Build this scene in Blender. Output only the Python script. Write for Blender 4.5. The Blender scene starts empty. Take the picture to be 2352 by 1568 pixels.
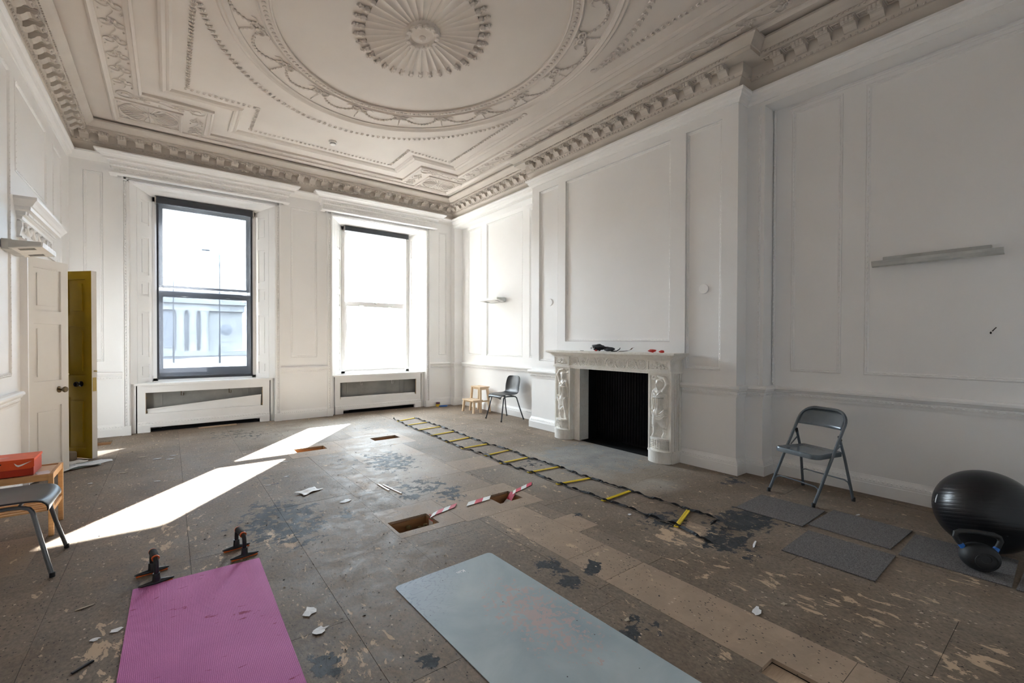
import bpy, bmesh, math, random
import numpy as np
from mathutils import Vector, Matrix
random.seed(7)
S = bpy.context.scene
COL = S.collection

# ------------------------------------------------------------------ camera
YAW, PITCH, ROLL = 0.653468, 0.010645, 0.0030166
FPX, CYPX, HCAM = 1027.6, 794.4, 1.40
_f = Vector((math.sin(YAW)*math.cos(PITCH), math.cos(YAW)*math.cos(PITCH), -math.sin(PITCH)))
_r = Vector((math.cos(YAW), -math.sin(YAW), 0)); _u = _r.cross(_f)
_R = _r*math.cos(ROLL) + _u*math.sin(ROLL); _U = _u*math.cos(ROLL) - _r*math.sin(ROLL)
camd = bpy.data.cameras.new('camera'); cam = bpy.data.objects.new('camera', camd); COL.objects.link(cam)
cam.matrix_world = Matrix(((_R.x,_U.x,-_f.x,0),(_R.y,_U.y,-_f.y,0),(_R.z,_U.z,-_f.z,HCAM),(0,0,0,1)))
camd.sensor_width = 36; camd.sensor_fit = 'HORIZONTAL'; camd.lens = 36*FPX/2352
camd.shift_y = (CYPX-784)/2352; camd.clip_start = 0.02; camd.clip_end = 500
S.camera = cam

# ------------------------------------------------------------------ world, sun, exposure
W = bpy.data.worlds.new('sky'); S.world = W; W.use_nodes = True
bg = W.node_tree.nodes['Background']; bg.inputs[0].default_value = (0.80, 0.90, 1.0, 1); bg.inputs[1].default_value = 5.9
sund = bpy.data.lights.new('sun', 'SUN'); sund.energy = 22; sund.angle = math.radians(0.7); sund.color = (1.0, 0.965, 0.92)
sun = bpy.data.objects.new('sun', sund); COL.objects.link(sun)
SUN_EL, SUN_AZ = math.radians(29.3), math.radians(36.5)
sdir = Vector((-math.sin(SUN_AZ)*math.cos(SUN_EL), -math.cos(SUN_AZ)*math.cos(SUN_EL), -math.sin(SUN_EL)))
sun.rotation_euler = sdir.to_track_quat('-Z', 'Y').to_euler(); sun.location = (12, 22, 12)
for _x in (0.497, 3.366):                                   # sampling portals in the two window openings (emit nothing themselves)
    pd = bpy.data.lights.new('window_portal', 'AREA'); pd.shape = 'RECTANGLE'; pd.size = 1.36; pd.size_y = 2.8
    pd.cycles.is_portal = True
    po = bpy.data.objects.new('window_portal', pd); COL.objects.link(po); po.location = (_x, 9.12, 2.2)
    po.rotation_euler = (math.radians(-90), 0, 0)
S.view_settings.view_transform = 'Standard'; S.view_settings.look = 'None'; S.view_settings.gamma = 1
S.view_settings.use_curve_mapping = False
S.view_settings.exposure = 3.33
S.cycles.max_bounces = 14; S.cycles.diffuse_bounces = 8; S.cycles.transparent_max_bounces = 16
S.cycles.caustics_reflective = False; S.cycles.caustics_refractive = False; S.cycles.sample_clamp_indirect = 8
S.cycles.use_denoising = True

# ------------------------------------------------------------------ materials
MAT = {}
def newmat(name):
    m = bpy.data.materials.new(name); m.use_nodes = True; nt = m.node_tree
    MAT[name] = m
    return m, nt, nt.nodes['Principled BSDF']
def N(nt, t, **kw):
    n = nt.nodes.new(t)
    for k, v in kw.items():
        if k.startswith('i_'): n.inputs[k[2:].replace('_', ' ')].default_value = v
        else: setattr(n, k, v)
    return n
def L(nt, a, ao, b, bi): nt.links.new(a.outputs[ao], b.inputs[bi])
def pos(nt, scale=(1, 1, 1), obj=False):
    if obj:
        g = N(nt, 'ShaderNodeTexCoord'); out = 'Object'
    else:
        g = N(nt, 'ShaderNodeNewGeometry'); out = 'Position'
    mp = N(nt, 'ShaderNodeMapping'); mp.inputs['Scale'].default_value = scale
    L(nt, g, out, mp, 'Vector'); return mp
def noise(nt, mp, scale, detail=4, rough=.55, dist=0):
    n = N(nt, 'ShaderNodeTexNoise'); n.inputs['Scale'].default_value = scale; n.inputs['Detail'].default_value = detail
    n.inputs['Roughness'].default_value = rough; n.inputs['Distortion'].default_value = dist
    L(nt, mp, 0, n, 'Vector'); return n
def ramp(nt, src, out, stops):
    r = N(nt, 'ShaderNodeValToRGB'); e = r.color_ramp.elements
    while len(e) < len(stops): e.new(.5)
    for i, (p, c) in enumerate(stops):
        e[i].position = p; e[i].color = c if len(c) == 4 else (*c, 1)
    nt.links.new(src.outputs[out], r.inputs[0]); return r
def mixc(nt, fac, a, b):
    m = N(nt, 'ShaderNodeMix', data_type='RGBA')
    for k, v in (('Factor', fac), (6, a), (7, b)):
        if isinstance(v, tuple) and not hasattr(v[0], 'outputs'): m.inputs[k].default_value = (*v, 1) if len(v) == 3 else v
        elif isinstance(v, (int, float)): m.inputs[0].default_value = v
        else: nt.links.new(v[0].outputs[v[1]], m.inputs[0 if k == 'Factor' else k])
    return m
def bump(nt, b, src, out, strength=.2, dist=.01):
    bm_ = N(nt, 'ShaderNodeBump'); bm_.inputs['Strength'].default_value = strength; bm_.inputs['Distance'].default_value = dist
    nt.links.new(src.outputs[out], bm_.inputs['Height']); L(nt, bm_, 0, b, 'Normal'); return bm_
def paint(name, c1, c2, rough=.5, nscale=1.2, bstr=.08, spec=.35, bscale=60):
    m, nt, b = newmat(name); mp = pos(nt)
    n = noise(nt, mp, nscale, 5); r = ramp(nt, n, 0, [(.35, c1), (.65, c2)])
    L(nt, r, 0, b, 'Base Color'); b.inputs['Roughness'].default_value = rough; b.inputs['Specular IOR Level'].default_value = spec
    if bstr: bump(nt, b, noise(nt, mp, bscale, 3), 0, bstr, .004)
    return m
def flat(name, c, rough=.5, metal=0, spec=.5, bstr=0, bscale=200):
    m, nt, b = newmat(name); mp = pos(nt, obj=True)
    n = noise(nt, mp, 8, 3); c2 = tuple(min(1, v*1.12+.002) for v in c); c1 = tuple(v*.9 for v in c)
    r = ramp(nt, n, 0, [(.3, c1), (.7, c2)]); L(nt, r, 0, b, 'Base Color')
    b.inputs['Roughness'].default_value = rough; b.inputs['Metallic'].default_value = metal; b.inputs['Specular IOR Level'].default_value = spec
    if bstr: bump(nt, b, noise(nt, mp, bscale, 2), 0, bstr, .002)
    return m
paint('wall_paint', (.87, .868, .866), (.90, .898, .897), .45)
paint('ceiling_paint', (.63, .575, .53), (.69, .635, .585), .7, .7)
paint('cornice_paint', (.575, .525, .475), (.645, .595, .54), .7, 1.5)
paint('trim_paint', (.87, .868, .864), (.90, .897, .894), .4, 2)
paint('door_paint', (.74, .72, .69), (.79, .77, .74), .35, 1.5, .04)
paint('mustard_paint', (.50, .315, .012), (.58, .37, .02), .35, 3, .05)
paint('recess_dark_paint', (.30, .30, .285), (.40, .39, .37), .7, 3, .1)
flat('black_void', (.006, .006, .007), .9, 0, .1)
flat('soot_black', (.004, .004, .005), .7, 0, .15)
flat('blind_charcoal', (.035, .04, .05), .35)
flat('bright_metal', (.6, .6, .58), .3, 1)
flat('brass', (.45, .33, .13), .3, 1)
flat('antique_brass', (.16, .12, .07), .35, 1)
flat('dark_bronze', (.02, .016, .014), .3, .6)
flat('outer_stone', (.30, .285, .26), .9)
flat('rubble', (.22, .165, .07), .9)
flat('dark_hole', (.02, .018, .015), .9)

def m_marble():
    m, nt, b = newmat('marble'); mp = pos(nt)
    n = noise(nt, mp, 3, 6, .6, 1.5); r = ramp(nt, n, 0, [(.3, (.78, .75, .69)), (.55, (.85, .83, .79)), (.8, (.74, .70, .63))])
    v = noise(nt, pos(nt, (1, 1, .35)), 7, 8, .7, 3); vr = ramp(nt, v, 0, [(.47, (0, 0, 0)), (.5, (1, 1, 1)), (.53, (0, 0, 0))])
    mm = N(nt, 'ShaderNodeMath', operation='MULTIPLY'); L(nt, vr, 0, mm, 0); mm.inputs[1].default_value = .22
    mx = mixc(nt, (mm, 0), (r, 0), (.42, .37, .31)); L(nt, mx, 2, b, 'Base Color'); b.inputs['Roughness'].default_value = .32
m_marble()
def m_wood(name, c1, c2, sc=(1, 14, 14), rough=.45, ns=6):
    m, nt, b = newmat(name); mp = pos(nt, sc, True)
    n = noise(nt, mp, ns, 6, .6, 1.2); r = ramp(nt, n, 0, [(.3, c1), (.7, c2)]); L(nt, r, 0, b, 'Base Color')
    b.inputs['Roughness'].default_value = rough; bump(nt, b, n, 0, .06, .003)
m_wood('bamboo', (.46, .26, .11), (.62, .38, .18)); m_wood('beech', (.62, .45, .29), (.74, .56, .38)); m_wood('pine_old', (.26, .13, .06), (.40, .22, .10))
m_wood('raw_ply', (.42, .30, .2), (.56, .42, .3))
def m_glass():
    m, nt, b = newmat('window_glass'); out = nt.nodes['Material Output']; nt.nodes.remove(b)
    t = N(nt, 'ShaderNodeBsdfTransparent'); t.inputs[0].default_value = (.93, .95, .95, 1)
    g = N(nt, 'ShaderNodeBsdfGlossy'); g.inputs['Roughness'].default_value = .02
    mx = N(nt, 'ShaderNodeMixShader'); mx.inputs[0].default_value = .04
    L(nt, t, 0, mx, 1); L(nt, g, 0, mx, 2); L(nt, mx, 0, out, 0)
m_glass()
def m_mesh():
    m, nt, b = newmat('blind_mesh'); out = nt.nodes['Material Output']
    b.inputs['Base Color'].default_value = (.03, .033, .04, 1); b.inputs['Roughness'].default_value = .7
    t = N(nt, 'ShaderNodeBsdfTransparent'); t.inputs[0].default_value = (.86, .92, 1, 1)
    tl = N(nt, 'ShaderNodeBsdfTranslucent'); tl.inputs[0].default_value = (.0035, .0038, .0045, 1)
    a = N(nt, 'ShaderNodeAddShader'); L(nt, b, 0, a, 0); L(nt, tl, 0, a, 1)
    mp = pos(nt, (1, 1, 1)); n = noise(nt, mp, 3, 2); r = ramp(nt, n, 0, [(.3, (.13, .13, .13)), (.7, (.155, .155, .155))])
    mx = N(nt, 'ShaderNodeMixShader'); L(nt, r, 0, mx, 0); L(nt, a, 0, mx, 1); L(nt, t, 0, mx, 2); L(nt, mx, 0, out, 0)
m_mesh()

# ------------------------------------------------------------------ mesh helpers
class MB:
    """collects verts and faces; build() links them as one mesh object"""
    def __init__(s): s.v = []; s.f = []
    def add(s, vs, fs):
        o = len(s.v); s.v += [tuple(map(float, p)) for p in vs]; s.f += [tuple(i+o for i in f) for f in fs]; return s
    def box(s, x0, x1, y0, y1, z0, z1):
        return s.add([(x0,y0,z0),(x1,y0,z0),(x1,y1,z0),(x0,y1,z0),(x0,y0,z1),(x1,y0,z1),(x1,y1,z1),(x0,y1,z1)],
                     [(0,3,2,1),(4,5,6,7),(0,1,5,4),(1,2,6,5),(2,3,7,6),(3,0,4,7)])
    def cbox(s, c, sz, M=None):
        x, y, z = sz[0]/2, sz[1]/2, sz[2]/2
        vs = [Vector(p) for p in ((-x,-y,-z),(x,-y,-z),(x,y,-z),(-x,y,-z),(-x,-y,z),(x,-y,z),(x,y,z),(-x,y,z))]
        if M is not None: vs = [M @ p for p in vs]
        return s.add([p+Vector(c) for p in vs], [(0,3,2,1),(4,5,6,7),(0,1,5,4),(1,2,6,5),(2,3,7,6),(3,0,4,7)])
    def rbox(s, x0, x1, y0, y1, z0, z1, b=.006):
        """box with chamfered edges"""
        bm = bmesh.new(); bmesh.ops.create_cube(bm, size=1)
        for v in bm.verts: v.co = Vector(((x0+x1)/2+v.co.x*(x1-x0), (y0+y1)/2+v.co.y*(y1-y0), (z0+z1)/2+v.co.z*(z1-z0)))
        bmesh.ops.bevel(bm, geom=bm.edges[:], offset=b, segments=2, profile=.7, affect='EDGES', clamp_overlap=True)
        return s.bm(bm)
    def bm(s, bm, M=None):
        bm.verts.index_update()
        s.add([(M @ v.co) if M is not None else v.co for v in bm.verts], [tuple(v.index for v in f.verts) for f in bm.faces]); bm.free(); return s
    def tube(s, pts, rad, seg=8, closed=False, caps=True, up=None):
        P = [Vector(p) for p in pts]; n = len(P); R = rad if hasattr(rad, '__len__') else [rad]*n
        vs = []; fs = []; prev = None
        for i, p in enumerate(P):
            if closed: d = P[(i+1) % n]-P[i-1]
            else: d = P[min(i+1, n-1)]-P[max(i-1, 0)]
            d = d.normalized() if d.length > 1e-9 else Vector((0,0,1))
            if prev is None:
                a = Vector(up) if up else (Vector((0,0,1)) if abs(d.z) < .9 else Vector((1,0,0)))
                x = d.cross(a).normalized()
            else:
                x = (prev - d*prev.dot(d)); x = x.normalized() if x.length > 1e-6 else d.orthogonal().normalized()
            prev = x; y = d.cross(x)
            for k in range(seg):
                t = 2*math.pi*k/seg; vs.append(p + (x*math.cos(t)+y*math.sin(t))*R[i])
        m = n if closed else n-1
        for i in range(m):
            for k in range(seg):
                a = i*seg+k; b = i*seg+(k+1) % seg; c = ((i+1) % n)*seg+(k+1) % seg; d_ = ((i+1) % n)*seg+k
                fs.append((a, b, c, d_))
        if caps and not closed: fs += [tuple(range(seg-1, -1, -1)), tuple((n-1)*seg+k for k in range(seg))]
        return s.add(vs, fs)
    def lathe(s, prof, c=(0,0,0), seg=24, M=None):
        """profile of (r, z), around the local z axis"""
        vs = []; fs = []; n = len(prof)
        for r, z in prof:
            for k in range(seg):
                t = 2*math.pi*k/seg; p = Vector((r*math.cos(t), r*math.sin(t), z)); p = M @ p if M is not None else p
                vs.append(p+Vector(c))
        for i in range(n-1):
            for k in range(seg): fs.append((i*seg+k, i*seg+(k+1) % seg, (i+1)*seg+(k+1) % seg, (i+1)*seg+k))
        fs += [tuple(range(seg-1, -1, -1)), tuple((n-1)*seg+k for k in range(seg))]
        return s.add(vs, fs)
    def blob(s, c, r, seg=8, rings=5, M=None):
        prof = [(max(1e-4, math.sin(math.pi*i/rings)), -math.cos(math.pi*i/rings)) for i in range(rings+1)]
        vs = []; fs = []
        for q, z in prof:
            for k in range(seg):
                t = 2*math.pi*k/seg; p = Vector((q*math.cos(t)*r[0], q*math.sin(t)*r[1], z*r[2])); p = M @ p if M is not None else p
                vs.append(p+Vector(c))
        for i in range(rings):
            for k in range(seg): fs.append((i*seg+k, i*seg+(k+1) % seg, (i+1)*seg+(k+1) % seg, (i+1)*seg+k))
        return s.add(vs, fs)
    def prism(s, poly, axis, a0, a1):
        """poly: 2-D points in the plane normal to axis ('x': (y,z), 'y': (x,z), 'z': (x,y))"""
        def mk(p, a): return {'x': (a, p[0], p[1]), 'y': (p[0], a, p[1]), 'z': (p[0], p[1], a)}[axis]
        n = len(poly)
        return s.add([mk(p, a0) for p in poly]+[mk(p, a1) for p in poly],
                     [tuple(range(n)), tuple(range(2*n-1, n-1, -1))]+[(i, n+i, n+(i+1) % n, (i+1) % n) for i in range(n)])
    def sweep(s, prof, path, closed=False, cap=True):
        """profile (inward offset, z) along a plan path whose inside lies on the left; mitred corners"""
        P = [Vector((p[0], p[1])) for p in path]; n = len(P); m = len(prof); vs = []; fs = []
        def nrm(a, b): d = (b-a).normalized(); return Vector((-d.y, d.x))
        for i in range(n):
            if closed: n1 = nrm(P[i-1], P[i]); n2 = nrm(P[i], P[(i+1) % n])
            else:
                n1 = nrm(P[i-1], P[i]) if i else nrm(P[0], P[1]); n2 = nrm(P[i], P[i+1]) if i < n-1 else n1
            mv = (n1+n2)/(1+n1.dot(n2))
            for p, z in prof: q = P[i]+mv*p; vs.append((q.x, q.y, z))
        for i in range(n if closed else n-1):
            for k in range(m-1):
                a = i*m+k; b = ((i+1) % n)*m+k; fs.append((a, b, b+1, a+1))
        if cap and not closed: fs += [tuple(range(m-1, -1, -1)), tuple((n-1)*m+k for k in range(m))]
        return s.add(vs, fs)
    def hfield(s, origin, U, V, Nn, nu, nv, h):
        """height field: h[nv+1][nu+1] along Nn over the patch origin + a U + b V"""
        o = Vector(origin); U = Vector(U); V = Vector(V); Nn = Vector(Nn)
        vs = [o+U*(i/nu)+V*(j/nv)+Nn*float(h[j][i]) for j in range(nv+1) for i in range(nu+1)]
        fs = [(j*(nu+1)+i, j*(nu+1)+i+1, (j+1)*(nu+1)+i+1, (j+1)*(nu+1)+i) for j in range(nv) for i in range(nu)]
        return s.add(vs, fs)
    def mesh(s, name):
        me = bpy.data.meshes.new(name); me.from_pydata(s.v, [], s.f); me.update(); return me
    def build(s, name, mat, parent=None, smooth=False, fix=True, kind=None, angle=.6):
        me = s.mesh(name)
        if fix:
            b = bmesh.new(); b.from_mesh(me); bmesh.ops.recalc_face_normals(b, faces=b.faces); b.to_mesh(me); b.free()
        me.materials.append(MAT[mat])
        if smooth:
            me.shade_smooth()
            try: me.set_sharp_from_angle(angle=angle)
            except Exception: pass
        o = bpy.data.objects.new(name, me); COL.objects.link(o)
        if parent is not None: o.parent = parent
        if kind: o['kind'] = kind
        return o
def recentre(o):
    """move a top-level mesh's origin to the middle of its base"""
    me = o.data; n = len(me.vertices); a = np.empty(n*3); me.vertices.foreach_get('co', a); a = a.reshape(-1, 3)
    lo = a.min(0); hi = a.max(0); c = np.array(((lo[0]+hi[0])/2, (lo[1]+hi[1])/2, lo[2]))
    me.vertices.foreach_set('co', (a-c).ravel()); me.update(); o.location = Vector(c)+o.location; return o
def tag(o, label, cat, group=None):
    o['label'] = label; o['category'] = cat
    if group: o['group'] = group
    return o
def thing(name, label, cat, loc=(0, 0, 0), rz=0, group=None):
    o = bpy.data.objects.new(name, None); COL.objects.link(o); o.location = loc; o.rotation_euler = (0, 0, rz)
    o.empty_display_size = .1
    return tag(o, label, cat, group)
def struct(o): o['kind'] = 'structure'; return o
def sempty(name, loc=(0, 0, 0)):
    o = bpy.data.objects.new(name, None); COL.objects.link(o); o.location = loc; o.empty_display_size = .1; return struct(o)
def inst(name, me, parent, loc, rz=0, sc=None):
    o = bpy.data.objects.new(name, me); COL.objects.link(o); o.parent = parent; o.location = loc; o.rotation_euler = (0, 0, rz)
    if sc: o.scale = sc
    return o
def dup(root, loc, rz, label, group=None):
    r = root.copy(); COL.objects.link(r); r.location = loc; r.rotation_euler = (0, 0, rz); r['label'] = label
    if group: r['group'] = group
    for ch in list(root.children):
        c = ch.copy(); COL.objects.link(c); c.parent = r
        for g in list(ch.children):
            d = g.copy(); COL.objects.link(d); d.parent = c
    return r
def sstep(a, b, x): t = np.clip((x-a)/(b-a), 0, 1); return t*t*(3-2*t)
# ------------------------------------------------------------------ room shell
XL, XR, XF, XB = -1.10, 5.15, 4.93, 4.73       # left wall, right recess, right frame plane, chimney breast
YW, YF, YB = 8.68, 8.54, -0.55                 # window wall, its upper frame plane, back wall
ZC = 4.42                                      # ceiling
BY0, BY1 = 2.297, 5.64                         # chimney breast ends

def panel_face(mb, mf, us, zs, cell):
    """face split into cells; cell(u,z) -> recess depth, or None for an opening"""
    us = sorted(set(us)); zs = sorted(set(zs))
    D = {(i, j): cell((us[i]+us[i+1])/2, (zs[j]+zs[j+1])/2) for i in range(len(us)-1) for j in range(len(zs)-1)}
    def q(pts): mb.add([mf(*p) for p in pts], [(0, 1, 2, 3)])
    for (i, j), d in D.items():
        u0, u1, z0, z1 = us[i], us[i+1], zs[j], zs[j+1]
        if d is not None: q([(u0, z0, d), (u1, z0, d), (u1, z1, d), (u0, z1, d)])
        for (a, b, p0, p1) in ((i+1, j, (u1, z0), (u1, z1)), (i, j+1, (u0, z1), (u1, z1))):
            e = D.get((a, b), 'x')
            if e == 'x' or e == d: continue
            x = .10 if d is None else d; y = .10 if e is None else e
            q([(*p0, x), (*p1, x), (*p1, y), (*p0, y)])
def bead_frame(mf, u0, u1, z0, z1, d, parent, w=.035, h=.014, bead=.05):
    """carved panel moulding: a small rounded frame with a row of beads"""
    mb = MB()
    prof = [(0, 0), (.004, h*.8), (.012, h), (.020, h*.55), (.026, h*.75), (w, 0)]
    C4 = [(u0, z0), (u1, z0), (u1, z1), (u0, z1)]; sg = [(1, 1), (-1, 1), (-1, -1), (1, -1)]
    vs = []; fs = []; m = len(prof)
    for (u, z), (a, b) in zip(C4, sg):
        for p, q in prof: vs.append(mf(u+a*p, z+b*p, d-q))
    for i in range(4):
        for k in range(m-1): fs.append((i*m+k, ((i+1) % 4)*m+k, ((i+1) % 4)*m+k+1, i*m+k+1))
    mb.add(vs, fs)
    for (ua, za, ub, zb) in ((u0, z0, u1, z0), (u1, z0, u1, z1), (u1, z1, u0, z1), (u0, z1, u0, z0)):
        ln = math.hypot(ub-ua, zb-za); n = max(1, int(ln/bead)); du = (ub-ua)/ln; dz = (zb-za)/ln
        for k in range(n):
            t = (k+.5)/n*ln; cu = ua+du*t-dz*.021; cz = za+dz*t+du*.021; a = bead*.36; b = .007
            P = [(cu-du*a, cz-dz*a, d-h*.4), (cu-dz*b, cz+du*b, d-h*.6), (cu+du*a, cz+dz*a, d-h*.4), (cu+dz*b, cz-du*b, d-h*.6), (cu, cz, d-h*1.25)]
            mb.add([mf(*p) for p in P], [(0, 1, 4), (1, 2, 4), (2, 3, 4), (3, 0, 4)])
    return mb.build('panel_moulding', 'trim_paint', parent)
def wall(name, mf, u0, u1, z0, z1, panels=(), openings=(), depth=.02, mat='wall_paint'):
    us = [u0, u1]; zs = [z0, z1]
    for p in list(panels)+list(openings): us += [p[0], p[1]]; zs += [p[2], p[3]]
    def cell(u, z):
        for p in openings:
            if p[0] < u < p[1] and p[2] < z < p[3]: return None
        for p in panels:
            if p[0] < u < p[1] and p[2] < z < p[3]: return p[4] if len(p) > 4 else depth
        return 0
    mb = MB(); panel_face(mb, mf, us, zs, cell); o = struct(mb.build(name, mat, fix=False))
    for p in panels: bead_frame(mf, p[0], p[1], p[2], p[3], p[4] if len(p) > 4 else depth, o)
    return o
mf_left = lambda u, z, d: (XL-d, u, z)
mf_win = lambda u, z, d: (u, YW+d, z)
def mf_x(X): return lambda u, z, d: (X+d, u, z)

# window wall with two openings; chimney breast with the fire opening; right wall and alcove recesses; left wall with a doorway
WC = (0.497, 3.366)                            # window centres
w_win = wall('wall_window', mf_win, XL, XR, 0, ZC+.05,
     [(1.71, 2.147, 1.10, 3.76, .012), (-.957, -.75, 1.09, 3.80, .012), (4.64, 4.84, 1.10, 3.76, .012)],
     [(c-.96, c+.96, 0, 3.72) for c in WC])
w_breast = wall('wall_chimney', mf_x(XB), BY0, BY1, 0, ZC+.05,
     [(5.03, 5.466, 1.09, 3.80, .03), (3.09, 4.866, 1.40, 3.80, .03), (2.47, 2.895, 1.09, 3.80, .03)], [(3.20, 4.62, 0, 1.06)])
mb = MB(); mb.add([(XB,BY0,0),(XR+.1,BY0,0),(XR+.1,BY0,ZC),(XB,BY0,ZC),(XB,BY1,0),(XR+.1,BY1,0),(XR+.1,BY1,ZC),(XB,BY1,ZC)], [(0,1,2,3),(4,7,6,5)])
mb.build('breast_return', 'wall_paint', w_breast, fix=False)
w_right = wall('wall_right', mf_x(XR), YB, BY0, 0, ZC+.05, [(1.50, 1.943, 1.095, 3.79, .006), (-.35, 1.319, 1.095, 3.79, .006)])
mb = MB(); mb.box(XF, XR+.02, 2.12, BY0, 0, ZC); mb.box(XF, XR+.02, YB, 2.12, 3.86, ZC); mb.box(XF, XR+.02, YB, -.42, 0, 3.86)
mb.build('wall_frame', 'wall_paint', w_right)
for (yy) in (2.165, 2.10):                       # carved strips beside the pier
    mb = MB(); X0 = XF-.012 if yy > 2.12 else XR-.03
    mb.tube([(X0+.012, yy, .95), (X0+.012, yy, 3.86)], .012, 6)
    for k in range(58): mb.blob((X0+.002, yy, .97+k*.05), (.008, .012, .02), 4, 2)
    mb.build('carved_strip', 'trim_paint', w_right)
mb = MB(); mb.tube([(XR-.01, 1.98, 3.80+.03), (XR-.01, -.4, 3.83)], .012, 6); mb.build('carved_strip', 'trim_paint', w_right)
w_alc = wall('wall_alcove', mf_x(XR), BY1, YW, 0, ZC+.05, [(6.41, 7.586, 1.11, 3.79, .02), (7.78, 8.30, 1.11, 3.79, .012), (5.80, 6.22, 1.11, 3.79, .012)])
mb = MB(); mb.box(4.95, XR+.02, 8.53, YW+.02, 0, ZC); mb.box(XF, XR+.02, BY1, YF, 3.86, ZC); mb.build('wall_frame', 'wall_paint', w_alc)
DY0, DY1, DZ = 6.20, 7.43, 2.215               # doorway in the left wall
w_left = wall('wall_left', mf_left, YB, YW, 0, ZC+.05,
     [(3.2, 5.775, 1.08, 3.76, .008), (5.94, 7.23, 2.92, 3.76, .008), (7.60, 8.13, 1.08, 3.76, .008)], [(DY0, DY1, 0, DZ)])
struct(MB().box(XL-.02, XR+.02, YB-.12, YB, 0, ZC+.05).build('wall_back', 'wall_paint'))
# light-tight masonry behind the visible faces
mb = MB(); mb.box(XL-.5, XL-.12, YB-.3, DY0-.05, -.3, 4.9); mb.box(XL-.5, XL-.12, DY1+.05, 9.95, -.3, 4.9); mb.box(XL-.5, XL-.12, DY0-.05, DY1+.05, DZ+.03, 4.9)
mb.box(XR+.14, XR+.8, YB-.3, 9.95, -.3, 4.9); mb.box(XL-.5, XR+.8, YB-.5, YB-.13, -.3, 4.9)
mb.box(-2.6, XL-.5, 5.5, 5.6, -.3, 3); mb.box(-2.6, XL-.5, 7.8, 7.9, -.3, 3); mb.box(-2.7, -2.6, 5.5, 7.9, -.3, 3); mb.box(-2.7, XL-.5, 5.5, 7.9, 2.9, 3.0); mb.box(-2.7, XL-.12, 5.5, 7.9, -.3, -.01)
struct(mb.build('wall_masonry', 'recess_dark_paint'))
# masonry around the windows (deep outer reveals)
mb = MB(); YO0, YO1 = 9.03, 9.85
xs = [XL-.5]+[v for c in WC for v in (c-.68, c+.68)]+[XR+.8]
for i in (0, 2, 4): mb.box(xs[i], xs[i+1], YO0, YO1, -.3, 4.9)
for c in WC: mb.box(c-.68, c+.68, YO0, 9.2, 3.60, 4.9); mb.box(c-.68, c+.68, 9.2, YO1, 3.85, 4.9); mb.box(c-.68, c+.68, YO0, YO1+.05, -.3, .80)
struct(mb.build('wall_outer', 'outer_stone'))

# ------------------------------------------------------------------ ceiling and cornice
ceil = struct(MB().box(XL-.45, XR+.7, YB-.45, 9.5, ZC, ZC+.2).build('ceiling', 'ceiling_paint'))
CP = [(XF, YB), (XF, BY0), (XB, BY0), (XB, BY1), (XF, BY1), (XF, YF), (XL, YF), (XL, YB)]
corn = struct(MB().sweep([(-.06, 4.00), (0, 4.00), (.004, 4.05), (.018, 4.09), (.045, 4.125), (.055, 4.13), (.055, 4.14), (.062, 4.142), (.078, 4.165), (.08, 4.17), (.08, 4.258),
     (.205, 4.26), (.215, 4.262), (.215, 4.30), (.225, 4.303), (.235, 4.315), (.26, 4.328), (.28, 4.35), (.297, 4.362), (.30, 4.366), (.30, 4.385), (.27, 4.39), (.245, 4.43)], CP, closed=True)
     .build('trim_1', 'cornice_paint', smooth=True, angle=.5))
# carved brackets (modillions) with a framed coffer between each pair
mb = MB(); prof = [(0, 0), (.128, 0), (.130, -.02), (.122, -.042), (.106, -.052), (.090, -.046), (.078, -.038), (.060, -.046), (.042, -.068), (.020, -.086), (0, -.088)]
prof = [(a, b*1.0) for a, b in prof]; mb.prism(prof, 'x', -.048, .048)
for sx in (-1, 0, 1): mb.blob((sx*.030, .128, -.022), (.018, .013, .026), 6, 3)
mb.blob((0, .122, -.048), (.022, .014, .012), 6, 3); mb.box(-.058, .058, 0, .127, -.014, -.001)
me_mod = mb.mesh('modillion'); me_mod.materials.append(MAT['cornice_paint'])
mb = MB()
for (a, b, c, d) in ((-.036, .036, .028, .038), (-.036, .036, .092, .102), (-.036, -.026, .038, .092), (.026, .036, .038, .092)): mb.box(a, b, c, d, -.010, 0)
mb.blob((0, .065, -.002), (.02, .02, .012), 6, 3)
me_cof = mb.mesh('coffer_frame'); me_cof.materials.append(MAT['cornice_paint'])
def along(path, closed=False):
    n = len(path)
    for i in range(n if closed else n-1): yield Vector(path[i]).to_2d(), Vector(path[(i+1) % n]).to_2d()
eggs = MB(); dots = MB()
for si, (a, b) in enumerate(along(CP, True)):
    if si in (7,): continue
    d = (b-a).normalized(); nn = Vector((-d.y, d.x)); rz = math.atan2(d.y, d.x); ln = (b-a).length
    convex_a, convex_b = si in (2,), si in (2,)
    a2 = a; ln2 = ln
    cnt = max(0, int(round((ln-.10)/.195))) if ln > .3 else 0
    for k in range(cnt):
        t = (ln-(cnt-1)*.195)/2+k*.195
        q = a+d*t+nn*.08
        if (ln-t < .17 and not convex_b) or (t < .17 and not convex_a): continue
        inst('modillion', me_mod, corn, (q.x, q.y, 4.258), rz)
        if k < cnt-1:
            q = a+d*(t+.0975)+nn*.08; inst('coffer_frame', me_cof, corn, (q.x, q.y, 4.258), rz)
    for k in range(int(ln/.05)):
        q = a+d*(k+.5)*.05+nn*.068; eggs.blob((q.x, q.y, 4.150), (.016, .016, .015), 5, 3)
    for k in range(int(ln/.04)):
        q = a+d*(k+.5)*.04+nn*.219; dots.cbox((q.x, q.y, 4.292), (.016, .016, .012))
eggs.build('egg_and_dart', 'cornice_paint', corn, kind='stuff'); dots.build('dentil_row', 'cornice_paint', corn, kind='stuff')

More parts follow.
